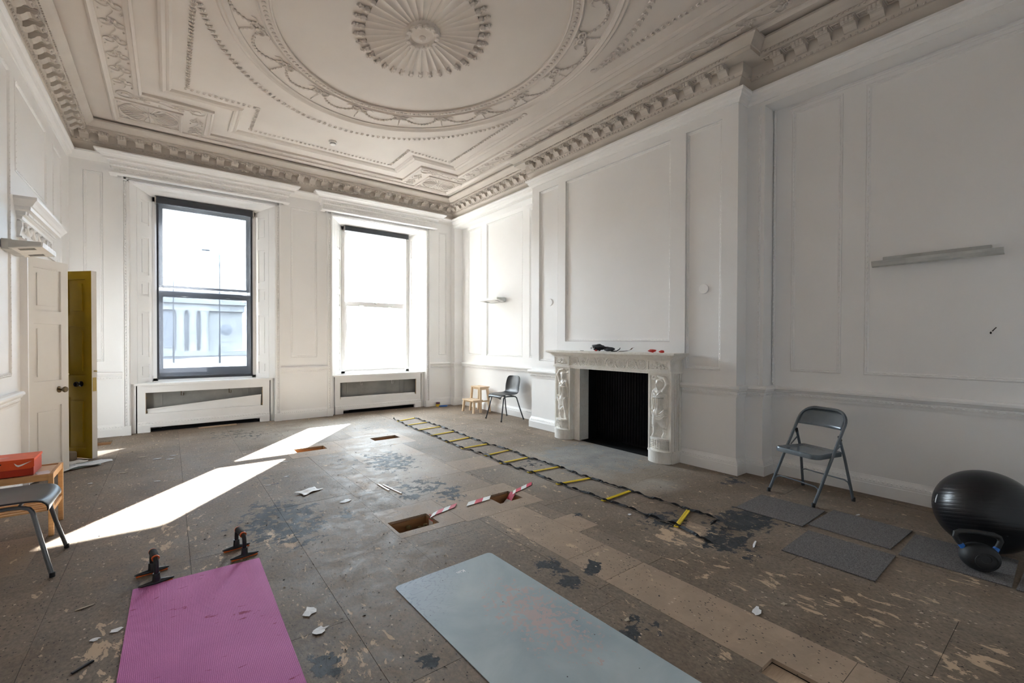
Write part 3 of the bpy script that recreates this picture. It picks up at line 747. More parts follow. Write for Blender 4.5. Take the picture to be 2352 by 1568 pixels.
for k in range(ns):
    ya = YOD0+.06+(YOD1-YOD0-.12)*k/ns; yb = YOD0+.06+(YOD1-YOD0-.12)*(k+1)/ns
    mb.tube([(.045, ya+(yb-ya)*i/10, 2.478-.085*(1-(2*i/10-1)**2)) for i in range(11)], [.007+.012*(1-(2*i/10-1)**2) for i in range(11)], 6)
    for y in (ya, yb): mb.blob((.045, y, 2.46), (.016, .022, .028), 6, 4); mb.blob((.04, y, 2.415), (.010, .010, .03), 5, 3)
mb.build('swag', 'trim_paint', od)
# ------------------------------------------------------------------ floor: loose hardboard sheets over joists, with open hatches
TAR = [(0.7, 3.83, 0.293, -0.221, -0.102, -0.558, 0.8), (0.67, 3.76, 0.198, -0.149, -0.048, -0.269, 0.6), (1.14, 3.67, 0.084, -0.063, -0.043, -0.139, 0.7), (2.04, 4.98, 0.272, -0.204, -0.185, -0.451, 0.75), (1.93, 3.93, 0.301, -0.226, -0.131, -0.266, 0.6), (1.73, 3.73, 0.086, -0.065, -0.049, -0.105, 0.9), (2.04, 3.58, 0.111, -0.084, -0.117, -0.205, 0.8), (0.53, 2.0, 0.074, -0.057, -0.022, -0.08, 1.0), (0.9, 1.76, 0.041, -0.032, -0.028, -0.054, 1.0), (3.57, 1.66, 0.245, -0.184, -0.282, -0.132, 0.9), (3.09, 1.58, 0.147, -0.111, -0.186, -0.096, 0.95), (3.09, 2.06, 0.178, -0.135, -0.172, -0.115, 0.75), (3.07, 1.37, 0.069, -0.052, -0.127, -0.057, 0.6), (1.88, 2.06, 0.092, -0.07, -0.073, -0.08, 0.9), (1.85, 1.87, 0.077, -0.057, -0.059, -0.06, 0.9), (2.07, 1.87, 0.051, -0.039, -0.072, -0.065, 1.1), (1.77, 1.36, 0.085, -0.064, -0.088, -0.068, 0.75), (1.88, 1.29, 0.029, -0.023, -0.071, -0.049, 0.7), (4.48, 2.22, 0.14, -0.105, -0.141, -0.07, 0.7), (3.73, 5.4, 0.077, -0.058, -0.127, -0.185, 0.3), (0.85, 7.74, 0.438, -0.326, -0.05, -0.449, 0.45), (0.83, 5.0, 0.243, -0.182, -0.045, -0.274, 0.35), (3.79, 5.97, 0.247, -0.184, -0.233, -0.366, 0.3), (1.57, 5.43, 0.102, -0.076, -0.086, -0.3, 0.4), (0.28, 3.95, 0.052, -0.039, -0.006, -0.092, 0.6), (-0.29, 3.5, 0.022, -0.016, 0.003, -0.032, 0.9), (3.28, 3.92, 0.159, -0.119, -0.176, -0.21, 0.5), (2.5, 7.03, 0.138, -0.103, -0.124, -0.348, 0.4), (2.61, 2.53, 0.035, -0.027, -0.049, -0.048, 0.9), (2.22, 1.2, 0.127, -0.096, -0.054, -0.03, 0.2)]
PEEL = [(-0.23, 2.67, 0.115, -0.088, 0.02, -0.238, 0.8), (-0.24, 2.94, 0.085, -0.064, 0.013, -0.159, 0.5), (0.61, 3.52, 0.123, -0.093, -0.035, -0.195, 1.0), (-0.05, 4.14, 0.126, -0.094, 0.006, -0.518, 0.55), (0.04, 4.36, 0.202, -0.151, -0.005, -0.479, 0.45), (2.92, 1.82, 0.202, -0.152, -0.164, -0.103, 1.0), (2.18, 2.08, 0.105, -0.079, -0.114, -0.109, 0.35), (2.84, 1.52, 0.183, -0.138, -0.262, -0.142, 0.5), (2.91, 0.79, 0.197, -0.149, -0.219, -0.06, 0.6), (2.86, 0.63, 0.149, -0.113, -0.203, -0.046, 0.55), (2.8, 0.3, 0.161, -0.122, -0.168, -0.019, 0.7), (0.65, 2.02, 0.171, -0.13, -0.064, -0.197, 0.45), (2.0, 2.58, 0.153, -0.115, -0.126, -0.163, 0.5), (1.91, 0.96, 0.045, -0.034, -0.1, -0.051, 0.5), (0.19, 3.55, 0.102, -0.077, -0.012, -0.219, 0.35), (1.11, 1.78, 0.04, -0.031, -0.048, -0.079, 0.5), (3.47, 0.5, 0.245, -0.185, -0.366, -0.054, 0.35), (2.78, 1.07, 0.198, -0.15, -0.248, -0.097, 0.4), (0.62, 1.89, 0.051, -0.039, -0.02, -0.06, 0.8)]
DUST = [(1.57, 7.77, 0.852, -0.632, -0.196, -0.966, 0.6), (2.15, 5.71, 0.294, -0.219, -0.263, -0.7, 0.9), (2.01, 4.69, 0.363, -0.272, -0.243, -0.567, 0.7), (4.03, 3.57, 0.754, -0.563, -0.744, -0.66, 0.5), (2.73, 6.53, 0.294, -0.218, -0.098, -0.234, 0.5), (1.77, 3.98, 0.23, -0.173, -0.144, -0.324, 0.6), (3.75, 2.64, 0.222, -0.167, -0.2, -0.142, 0.5)]
HEARTH = [(4.16, 3.71, 0.74, -0.553, -0.714, -0.64, 1.0)]
def m_floor():
    m, nt, b = newmat('floor_board'); mp = pos(nt)
    def att(n): a = N(nt, 'ShaderNodeAttribute'); a.attribute_name = n; return a
    def math2(op, x, y):
        q = N(nt, 'ShaderNodeMath', operation=op)
        for i, v in enumerate((x, y)):
            if isinstance(v, (int, float)): q.inputs[i].default_value = v
            else: nt.links.new(v[0].outputs[v[1]], q.inputs[i])
        return q
    def thr(n, lo, hi): return ramp(nt, n, 0, [(lo, (0, 0, 0)), (hi, (1, 1, 1))])
    n1 = noise(nt, mp, 1.6, 6, .6); n2 = noise(nt, pos(nt, (1.25, .8, 1)), 46, 5, .75); n3 = noise(nt, mp, 7, 8, .65, .4)
    base = ramp(nt, n1, 0, [(.3, (.165, .120, .085)), (.5, (.215, .165, .122)), (.72, (.255, .205, .16))])
    fine = ramp(nt, n2, 0, [(.3, (.45, .45, .45)), (.7, (1.4, 1.4, 1.4))])
    mm = N(nt, 'ShaderNodeMix', data_type='RGBA', blend_type='MULTIPLY'); mm.inputs[0].default_value = .75; L(nt, base, 0, mm, 6); L(nt, fine, 0, mm, 7)
    # cleaner, newer boards
    cl = att('clean'); c1 = mixc(nt, (cl, 2), (mm, 2), (.42, .31, .225))
    sm = ramp(nt, n3, 0, [(.35, (.78, .78, .78)), (.7, (1.1, 1.1, 1.1))]); c2 = N(nt, 'ShaderNodeMix', data_type='RGBA', blend_type='MULTIPLY'); c2.inputs[0].default_value = .8; L(nt, c1, 2, c2, 6); L(nt, sm, 0, c2, 7)
    # hearth slate tone
    he = att('hearth'); hn = math2('ADD', (he, 2), (n3, 0)); hr = thr(hn, .85, 1.05); c3 = mixc(nt, (hr, 0), (c2, 2), (.145, .155, .165))
    # dust
    du = att('dust'); dn = math2('MULTIPLY', (du, 2), (noise(nt, mp, 4, 6, .6), 0)); dn2 = math2('MULTIPLY', (dn, 0), 1.5); c4 = mixc(nt, (dn2, 0), (c3, 2), (.52, .49, .45))
    # peeled surface showing pale fibre
    mpe = pos(nt, (1.6, .75, 1)); pn = noise(nt, mpe, 11, 8, .64, .6); pe = att('peel'); pa = math2('MULTIPLY', (pe, 2), .15); ps = math2('ADD', (pn, 0), (pa, 0)); pr = thr(ps, .655, .67)
    c5 = mixc(nt, (pr, 0), (c4, 2), (.50, .365, .245))
    # tar residue
    mpt = pos(nt, (1, 1, 1)); tn = noise(nt, mpt, 13, 9, .68, .3); ta = att('tar'); tm = math2('MULTIPLY', (ta, 2), .30); ts = math2('ADD', (tn, 0), (tm, 0)); tr = thr(ts, .675, .70)
    tarc = ramp(nt, n2, 0, [(.35, (.018, .020, .023)), (.65, (.055, .060, .066))]); c6 = mixc(nt, (tr, 0), (c5, 2), (tarc, 0))
    # flecks: dark crumbs and pale bits
    v1 = N(nt, 'ShaderNodeTexVoronoi'); v1.inputs['Scale'].default_value = 42; v1.inputs['Randomness'].default_value = 1; mpv = pos(nt, (1.3, .8, 1)); L(nt, mpv, 0, v1, 'Vector')
    w1 = ramp(nt, v1, 'Distance', [(.13, (1, 1, 1)), (.19, (0, 0, 0))]); g1 = thr(noise(nt, mp, 6, 4), .40, .52); f1 = math2('MULTIPLY', (w1, 0), (g1, 0)); c7 = mixc(nt, (f1, 0), (c6, 2), (.035, .028, .024))
    v2 = N(nt, 'ShaderNodeTexVoronoi'); v2.inputs['Scale'].default_value = 24; mpw = pos(nt, (1, .7, 1)); L(nt, mpw, 0, v2, 'Vector')
    w2 = ramp(nt, v2, 'Distance', [(.10, (1, 1, 1)), (.13, (0, 0, 0))]); g2 = thr(noise(nt, mp, 3.3, 3), .5, .56); f2 = math2('MULTIPLY', (w2, 0), (g2, 0)); c8 = mixc(nt, (f2, 0), (c7, 2), (.58, .46, .35))
    L(nt, c8, 2, b, 'Base Color')
    rr = ramp(nt, n3, 0, [(.3, (.56, .56, .56)), (.7, (.80, .80, .80))]); L(nt, rr, 0, b, 'Roughness'); b.inputs['Specular IOR Level'].default_value = .3
    hsum = math2('ADD', (tr, 0), (n2, 0)); h2 = math2('SUBTRACT', (hsum, 0), (pr, 0)); bump(nt, b, h2, 0, .35, .004)
m_floor()
HOLES = [(1.26, 1.625, 6.06, 6.27), (2.28, 2.66, 6.13, 6.34), (1.325, 1.65, 3.07, 3.30), (2.26, 2.51, 3.11, 3.335), (-.80, -.635, 8.03, 8.35), (1.985, 2.115, .66, .86)]
SPECIAL = [  # x0, x1, y0, y1, clean
    (2.02, 2.385, -.3, .62, .8), (2.02, 2.385, .62, 1.735, .85), (2.02, 2.385, 1.735, 2.05, .7), (2.02, 2.385, 2.05, 2.95, .75), (2.385, 2.60, 2.30, 2.585, .8),
    (1.30, 1.83, 2.98, 3.56, .6), (1.83, 2.62, 2.95, 3.56, .65), (1.60, 2.50, 3.56, 4.12, .35), (1.60, 2.50, 4.12, 5.05, .45), (1.75, 2.52, 5.05, 5.77, .8), (1.44, 1.60, 4.1, 4.72, .6),
    (1.15, 1.80, 5.77, 6.45, .7), (1.80, 2.75, 5.77, 6.45, .75), (2.5, 3.0, 4.1, 4.55, .5), (2.1, 2.7, 6.45, 6.95, .6), (3.02, 3.22, 1.72, 1.98, .6), (-1.1, -.7, 3.9, 4.6, .35)]
def rsub(rects, h):
    out = []
    for (a, b, c, d) in rects:
        x0, x1, y0, y1 = max(a, h[0]), min(b, h[1]), max(c, h[2]), min(d, h[3])
        if x0 >= x1 or y0 >= y1: out.append((a, b, c, d)); continue
        if a < x0: out.append((a, x0, c, d))
        if x1 < b: out.append((x1, b, c, d))
        if c < y0: out.append((x0, x1, c, y0))
        if y1 < d: out.append((x0, x1, y1, d))
    return [r for r in out if r[1]-r[0] > .004 and r[3]-r[2] > .004]
def field(lst, X, Y):
    F = np.zeros_like(X)
    for cx, cy, ax, ay, bx, by, s in lst:
        det = ax*by-ay*bx; dx = X-cx; dy = Y-cy; u = (dx*by-dy*bx)/det; v = (dy*ax-dx*ay)/det
        F = np.maximum(F, s*np.clip(1.45-np.sqrt(u*u+v*v), 0, 1))
    return F
floor_o = struct(MB().box(XL-.5, XR+.7, YB-.5, 9.6, -.32, -.29).build('floor', 'dark_hole'))
def board(rects, clean, zt, name='floor_sheet'):
    mb = MB(); G = .05
    for (a, b, c, d) in rects:
        nx = max(1, int(round((b-a)/G))); ny = max(1, int(round((d-c)/G)))
        vs = [(a+(b-a)*i/nx, c+(d-c)*j/ny, zt) for j in range(ny+1) for i in range(nx+1)]
        mb.add(vs, [(j*(nx+1)+i, j*(nx+1)+i+1, (j+1)*(nx+1)+i+1, (j+1)*(nx+1)+i) for j in range(ny) for i in range(nx)])
        mb.add([(a, c, zt), (b, c, zt), (b, d, zt), (a, d, zt), (a, c, zt-.018), (b, c, zt-.018), (b, d, zt-.018), (a, d, zt-.018)], [(0, 4, 5, 1), (1, 5, 6, 2), (2, 6, 7, 3), (3, 7, 4, 0), (4, 7, 6, 5)])
    o = mb.build(name, 'floor_board', floor_o, fix=False); me = o.data
    V = np.array(mb.v); X, Y = V[:, 0], V[:, 1]
    cl = np.full(len(V), clean)
    for nm, arr in (('clean', cl), ('tar', field(TAR, X, Y)), ('peel', field(PEEL, X, Y)+.12), ('dust', field(DUST, X, Y)), ('hearth', field(HEARTH, X, Y)*.55)):
        at = me.attributes.new(nm, 'FLOAT', 'POINT'); at.data.foreach_set('value', arr.astype(np.float32))
    return o
rng = random.Random(3)
for sp in SPECIAL:
    rs = [(sp[0]+.0013, sp[1]-.0013, sp[2]+.0013, sp[3]-.0013)]
    for h in HOLES: rs = rsub(rs, h)
    board(rs, sp[4], -.0005)
xs = [-1.12+.61*i for i in range(12)]
for i in range(len(xs)-1):
    y = -.6-rng.random()*.9
    while y < 9.0:
        y1 = y+1.22
        a, b, c, d = xs[i], min(xs[i+1], XR+.02), max(y, -.58), min(y1, 8.95)
        if d > c+.02 and b > a:
            rs = [(a+.0009, b-.0009, c+.0009, d-.0009)]
            for sp in SPECIAL: rs = rsub(rs, sp[:4])
            for h in HOLES: rs = rsub(rs, h)
            if rs: board(rs, max(0, rng.uniform(-.12, .14)), -rng.random()*.0015)
        y = y1
# what shows in the open hatches: joists, old boards, rubble
for hi, (a, b, c, d) in enumerate(HOLES):
    if hi == 5:
        for k, (x0, x1) in enumerate(((a, a+.045), (a+.048, b-.03), (b-.027, b))): MB().box(x0, x1, c, d, -.045, -.019-.002*k).build('sub_board', 'raw_ply', floor_o)
        continue
    mb = MB()
    mb.box(a-.03, b+.03, d, d+.02, -.16, -.018); mb.box(a-.03, b+.03, c-.02, c, -.16, -.018); mb.box(a-.02, a, c, d, -.16, -.018); mb.box(b, b+.02, c, d, -.16, -.018)
    mb.build('hatch_lining', 'pine_old', floor_o)
    MB().box(a+.02, b-.02, d-.012, d, -.055, -.02).build('joist', 'pine_old', floor_o)
    mb = MB(); rg = random.Random(hi)
    for k in range(60):
        r = rg.uniform(.008, .035); mb.blob((rg.uniform(a+.02, b-.02), rg.uniform(c+.02, d-.02), -.15+rg.random()*(.09 if hi == 2 else .05)), (r, r*rg.uniform(.5, 1), r*.6), 5, 3)
    mb.build('rubble', 'rubble' if hi == 2 else 'pine_old', floor_o, kind='stuff')
# ------------------------------------------------------------------ marble fireplace
fp = thing('fireplace', 'carved white marble fireplace with a draped figure on each jamb', 'fireplace', (XB, 3.895, 0))
def fpb(mb, name, mat='marble', par=None, **k):
    mb.v = [(x-XB, y-3.895, z) for x, y, z in mb.v]; return mb.build(name, mat, par or fp, **k)
shelf = MB()
for e, z0, z1 in ((.085, 1.243, 1.270), (.068, 1.234, 1.243), (.050, 1.224, 1.234), (.034, 1.210, 1.224), (.020, 1.198, 1.210), (.010, 1.190, 1.198)):
    shelf.rbox(4.505-e, XB, 2.92-e, 4.87+e, z0, z1, .003)
fpb(shelf, 'mantel_shelf')
JB = ((2.93, 3.24), (4.55, 4.86))
fr = MB(); fr.box(4.525, XB, 3.23, 4.56, 1.025, 1.19); fr.box(4.517, XB-.01, 3.245, 4.545, 1.022, 1.050); fr.box(4.507, 4.60, 3.243, 4.547, 1.047, 1.058)
frieze = fpb(fr, 'frieze')
# carved roundels on the frieze
nu, nv = 360, 34; Wd, Hh = 1.30, .125
U, V = np.meshgrid(np.linspace(0, Wd, nu+1), np.linspace(0, Hh, nv+1)); Hf = np.zeros_like(U)
def capH(U, V, x0, y0, r0, x1, y1, r1, k=1.0):
    dx, dy = x1-x0, y1-y0; l2 = dx*dx+dy*dy+1e-12; t = np.clip(((U-x0)*dx+(V-y0)*dy)/l2, 0, 1)
    d2 = (U-x0-t*dx)**2+(V-y0-t*dy)**2; r = r0+(r1-r0)*t; return k*np.sqrt(np.maximum(0, r*r-d2))
NR = 8
for k in range(NR):
    cx = Wd*(k+.5)/NR; cy = Hh*.5; s = 1 if k % 2 else -1
    d = np.hypot(U-cx, V-cy); a = np.arctan2(V-cy, U-cx)
    Hf = np.maximum(Hf, .9*np.sqrt(np.maximum(0, .007**2-(d-.050)**2)))
    Hf = np.maximum(Hf, .016*np.clip(1-d/.027, 0, 1)**.5*(.65+.35*np.cos(a*5)))
    for i in range(9):
        t = i/9*2*math.pi; Hf = np.maximum(Hf, capH(U, V, cx+.034*math.cos(t), cy+.034*math.sin(t), .006, cx+.043*math.cos(t+.3), cy+.043*math.sin(t+.3), .004))
    for i in range(8):
        f = i/7; x = cx+Wd/NR*(.30+.40*f); y = cy+s*.048*math.cos(math.pi*f); Hf = np.maximum(Hf, capH(U, V, x, y, .008, x+.012, y-s*.01, .005))
    for sx in (-1, 1):
        for sy in (-1, 1): Hf = np.maximum(Hf, capH(U, V, cx+sx*.060, cy+sy*.045, .007, cx+sx*.045, cy+sy*.055, .004))
fpb(MB().hfield((4.5245, 3.245, 1.061), (0, Wd, 0), (0, 0, Hh), (-1, 0, 0), nu, nv, Hf*1.5), 'frieze_carving', par=frieze and fp, smooth=True, fix=False)
def figure(flip):
    """draped woman with one arm raised, in low relief: u across (m), v up (m)"""
    nu, nv = 84, 220; W_, H_ = .27, .77
    U, V = np.meshgrid(np.linspace(-W_/2, W_/2, nu+1), np.linspace(0, H_, nv+1)); H = np.zeros_like(U)
    def J(x, y): return ((x-530)/260*.27, (1240-y)/870*.75)
    def C(p, r0, q, r1, k=.75, off=0):
        nonlocal H
        (a, b), (c, d) = J(*p), J(*q); h = capH(U, V, a, b, r0, c, d, r1, k); H = np.maximum(H, np.where(h > 0, h+off, 0))
    # body
    C((517, 485), .036, (512, 535), .031, .9, .012); C((540, 470), .030, (548, 545), .026, .8, .004)      # head, hair
    C((520, 560), .020, (520, 600), .024, .8, .012)
    C((470, 600), .030, (575, 602), .030, .8, .004); C((490, 640), .040, (550, 640), .040, .8, .004)
    C((487, 650), .026, (487, 655), .026, 1, .022); C((548, 652), .026, (548, 656), .026, 1, .022)          # breasts
    C((515, 650), .055, (505, 770), .046, .75, .006); C((505, 770), .046, (520, 890), .062, .75, .008)
    C((490, 890), .050, (472, 1050), .036, .8, .012); C((472, 1050), .034, (462, 1175), .020, .85, .008); C((462, 1185), .018, (440, 1222), .016, .9, .012)
    C((550, 890), .052, (570, 1040), .038, .75, .004); C((570, 1050), .032, (585, 1150), .020, .8, .0); C((588, 1165), .017, (562, 1222), .014, .9, .004)
    # raised arm over the head, hand with flowers; hanging arm with a trailing garland
    C((578, 600), .026, (628, 500), .023, .9, .012); C((628, 500), .022, (590, 425), .018, .9, .016); C((590, 425), .018, (510, 400), .014, .9, .018)
    for i in range(9): C((448+22*math.cos(i*.7+.2*i), 425+30*math.sin(i*.7)), .012, (450+20*math.cos(i*.7), 425+26*math.sin(i*.7)), .010, .9, .008)
    C((455, 610), .024, (432, 720), .022, .85, .01); C((432, 720), .020, (428, 830), .015, .85, .008); C((428, 835), .016, (436, 870), .013, .9, .008)
    for i in range(12): C((418+6*math.sin(i*1.3), 880+i*20), .011, (418+8*math.cos(i*1.1), 886+i*20), .009, .9, .004)
    body = H.copy()
    # face: brow, nose, mouth and chin; wavy hair
    C((500, 505), .007, (512, 548), .006, .9, .045); C((506, 560), .008, (522, 561), .007, .8, .034); C((508, 578), .010, (516, 580), .010, .8, .026)
    for i in range(7): C((490+i*12, 462-8*math.sin(i*.6)), .010, (500+i*12, 478-8*math.sin(i*.6)), .009, .8, .022)
    def poly(pts, r0, r1, k_, off):
        n = len(pts)-1
        for i in range(n): f = i/max(1, n-1); C(pts[i], r0+(r1-r0)*f, pts[i+1], r0+(r1-r0)*(i+1)/n, k_, off)
    # drapery: a sash rolled round the hips, long folds sweeping across the thighs and behind the legs
    C((500, 905), .062, (545, 960), .060, .35, .022); C((520, 960), .055, (575, 1060), .040, .30, .018)
    for i in range(4):
        o = i*23; poly([(440+i*4, 862+o), (468, 900+o), (515, 922+o*1.05), (565, 896+o*1.1), (612, 838+o*1.3)], .0085, .0095, 1.3, .040-.003*i)
    for i in range(5):
        o = i*20; poly([(470+o*.9, 965+o*.7), (492+o, 1010+o*.55), (525+o*.9, 1050+o*.4), (560+o*.62, 1085+o*.25-(i % 2)*14)], .008, .006, 1.3, .026-.003*i)
    for i in range(4): poly([(596+i*9, 900), (614+i*5, 985), (606+i*7, 1095-i*14)], .006, .005, 1.3, .006)
    for i in range(4): poly([(482+i*23, 705), (476+i*25, 770), (470+i*28, 845)], .0045, .006, 1.3, .044)
    for i in range(3): poly([(592+i*12, 625+i*8), (616+i*8, 740), (622+i*3, 890-i*10)], .005, .006, 1.3, .004)
    C((462, 690), .007, (566, 684), .007, .8, .046); poly([(480, 620), (512, 668), (552, 618)], .005, .005, .8, .050)
    k = np.array([1, 2, 1])/4.
    for _ in range(2):
        H = np.apply_along_axis(lambda m: np.convolve(m, k, 'same'), 0, H); H = np.apply_along_axis(lambda m: np.convolve(m, k, 'same'), 1, H)
    H[:, 0] = H[:, -1] = 0; H[0] = H[-1] = 0
    return H if not flip else H[:, ::-1], nu, nv, W_, H_
for j, (y0, y1) in enumerate(JB):
    yc = (y0+y1)/2
    jb = MB(); jb.box(4.545, XB, y0, y1, .13, 1.03)
    for (a, b) in ((y0+.001, y0+.023), (y1-.023, y1-.001)): jb.box(4.525, 4.55, a, b, .131, 1.004)
    jb.box(4.524, 4.55, y0+.001, y1-.001, 1.004, 1.029)
    for xx in (4.60, 4.64, 4.68):
        for yy in (y0-.006, y1+.006): jb.tube([(xx, yy, .135), (xx, yy, 1.03)], .012, 6)
    jamb = fpb(jb, 'jamb')
    # plinth with bowed front and basket-weave drum
    def bow(r, xb, z0, z1, mb):
        n = 14; pts = [(XB, yc-r-.012), (4.545, yc-r-.012)]+[(4.545-xb*math.sin(math.pi*i/n), yc-r*math.cos(math.pi*i/n)) for i in range(n+1)]+[(4.545, yc+r+.012), (XB, yc+r+.012)]
        mb.prism(pts, 'z', z0, z1)
    pl = MB(); bow(.150, .095, 0, .125, pl); bow(.158, .103, .125, .14, pl); fpb(pl, 'plinth')
    dr = MB(); bow(.128, .065, .14, .155, dr); bow(.115, .055, .155, .26, dr); bow(.130, .070, .26, .283, dr)
    drum = fpb(dr, 'pedestal')
    wv = MB()
    for i in range(11):
        t = math.pi*(i+.5)/11
        for q in range(5):
            wv.blob((4.545-.057*math.sin(t), yc-.117*math.cos(t), .167+q*.021), (.010, .012, .010), 6, 3)
    fpb(wv, 'basket_weave', kind='stuff')
    # figure: seen from the room, +Y is to the left
    Hg, nu, nv, W_, H_ = figure(j == 1)
    fpb(MB().hfield((4.547, yc+W_/2, .275), (0, -W_, 0), (0, 0, H_), (-1, 0, 0), nu, nv, Hg*1.15), 'relief_figure', smooth=True, fix=False)
    tb = MB(); tb.box(4.515, XB, y0-.004, y1+.004, 1.05, 1.19); tb.box(4.500, XB, y0-.012, y1+.012, 1.031, 1.052)
    for (a, b, c, d) in ((y0, y1, 1.06, 1.072), (y0, y1, 1.172, 1.186), (y0, y0+.014, 1.072, 1.172), (y1-.014, y1, 1.072, 1.172)): tb.box(4.503, 4.52, a, b, c, d)
    fpb(tb, 'tablet')
    fo = MB(); rg = random.Random(j)
    for i in range(46):
        yy = rg.gauss(yc, .05); zz = 1.085+abs(rg.gauss(0, .032))
        if abs(yy-yc) > .12 or zz > 1.168: continue
        fo.blob((4.513, yy, zz), (.012+.010*rg.random(), .010+.012*rg.random(), .008+.010*rg.random()), 6, 3, Matrix.Rotation(rg.random()*3, 3, 'X'))
    for i in range(12): a = math.pi*i/11; fo.tube([(4.514, yc+.02*math.cos(a), 1.09), (4.510, yc+.11*math.cos(a), 1.09+.065*math.sin(a))], [.005, .004], 4)
    fpb(fo, 'fruit_carving', kind='stuff')
# inner marble slips and the black fire opening
sl = MB(); sl.box(4.60, XB+.06, 4.43, 4.56, 0, 1.03); fpb(sl, 'slip')
sl = MB(); sl.box(4.60, XB+.06, 3.19, 3.25, 0, 1.03); fpb(sl, 'slip')
fb = MB(); prof = []
fb.box(5.02, 5.05, 3.10, 4.70, 0, 1.20); fb.box(4.78, 5.05, 4.425, 4.46, 0, 1.2); fb.box(4.78, 5.05, 3.19, 3.245, 0, 1.2); fb.box(4.62, 5.05, 3.1, 4.7, 1.02, 1.08)
firebox = fpb(fb, 'firebox', 'black_void')
for i in range(26):
    y = 3.27+i*.045; fpb(MB().box(4.93, 4.945, y, y+.022, .03, 1.02), 'fire_slat', 'soot_black', par=fp)
fpb(MB().box(4.945, 4.955, 3.25, 4.43, .0, 1.02), 'fire_board', 'soot_black')
fpb(MB().box(4.62, 5.02, 3.24, 4.44, .0005, .004), 'fire_floor', 'black_void')
# ------------------------------------------------------------------ object materials
flat('chair_black', (.012, .013, .016), .38); flat('tube_grey', (.16, .17, .18), .35, .4); flat('tube_dark', (.055, .06, .068), .35, .5)
flat('steel_grey_paint', (.13, .155, .18), .24, .25); flat('rubber_black', (.010, .010, .011), .6); flat('gloss_black', (.006, .006, .008), .30, 0, .5, .05, 300)
flat('orange_plastic', (.70, .13, .02), .4); flat('foam_grey', (.045, .045, .047), .85, 0, .2, .5, 120); flat('plastic_black', (.014, .015, .018), .33)
flat('yellow_plastic', (.82, .62, .03), .4); flat('webbing_black', (.012, .013, .017), .7); flat('blue_plastic', (.01, .12, .45), .4)
flat('box_orange', (.72, .085, .015), .45); flat('box_orange_dark', (.50, .035, .008), .45); flat('print_white', (.85, .85, .85), .5); flat('lamp_white', (.78, .77, .74), .45); flat('lamp_grey', (.50, .505, .49), .5)
flat('paper_white', (.78, .78, .79), .7); flat('paper_green', (.34, .40, .38), .6); flat('card_tan', (.45, .37, .27), .7); flat('red_fabric', (.58, .035, .022), .7); flat('brown_strap', (.075, .055, .042), .7)
flat('tape_red', (.62, .035, .09), .4); flat('tape_white', (.78, .78, .78), .4); flat('detector_white', (.74, .73, .70), .4); flat('yellow_tape', (.72, .48, .03), .5); flat('plum', (.10, .03, .08), .5)
def m_carpet():
    m, nt, b = newmat('carpet_tile'); mp = pos(nt)
    n = noise(nt, mp, 190, 2, .8); n2 = noise(nt, mp, 3, 3); r = ramp(nt, n, 0, [(.32, (.075, .068, .066)), (.5, (.155, .145, .142)), (.68, (.26, .245, .238))])
    L(nt, r, 0, b, 'Base Color'); b.inputs['Roughness'].default_value = .95; b.inputs['Specular IOR Level'].default_value = .1; bump(nt, b, n, 0, .6, .004)
m_carpet()
def m_pink():
    m, nt, b = newmat('pink_foam'); mp = pos(nt); ck = N(nt, 'ShaderNodeTexVoronoi'); ck.inputs['Scale'].default_value = 150; ck.inputs['Randomness'].default_value = .15; L(nt, mp, 0, ck, 'Vector')
    base = ramp(nt, noise(nt, mp, 2.5, 4), 0, [(.3, (.52, .135, .38)), (.7, (.62, .185, .47))])
    d = ramp(nt, ck, 'Distance', [(.1, (1.08, 1.08, 1.08)), (.6, (.78, .78, .78))]); mm = N(nt, 'ShaderNodeMix', data_type='RGBA', blend_type='MULTIPLY'); mm.inputs[0].default_value = .8; L(nt, base, 0, mm, 6); L(nt, d, 0, mm, 7)
    sc = noise(nt, pos(nt, (.8, 2.6, 1)), 13, 5, .6, .6); s2 = noise(nt, mp, 2.2, 3); ad = N(nt, 'ShaderNodeMath', operation='ADD'); L(nt, sc, 0, ad, 0); mu = N(nt, 'ShaderNodeMath', operation='MULTIPLY'); L(nt, s2, 0, mu, 0); mu.inputs[1].default_value = .35; L(nt, mu, 0, ad, 1)
    wr = ramp(nt, ad, 0, [(.845, (0, 0, 0)), (.865, (1, 1, 1))]); c = mixc(nt, (wr, 0), (mm, 2), (.30, .03, .12))
    L(nt, c, 2, b, 'Base Color'); b.inputs['Roughness'].default_value = .75; bump(nt, b, ck, 'Distance', .5, .003)
m_pink()
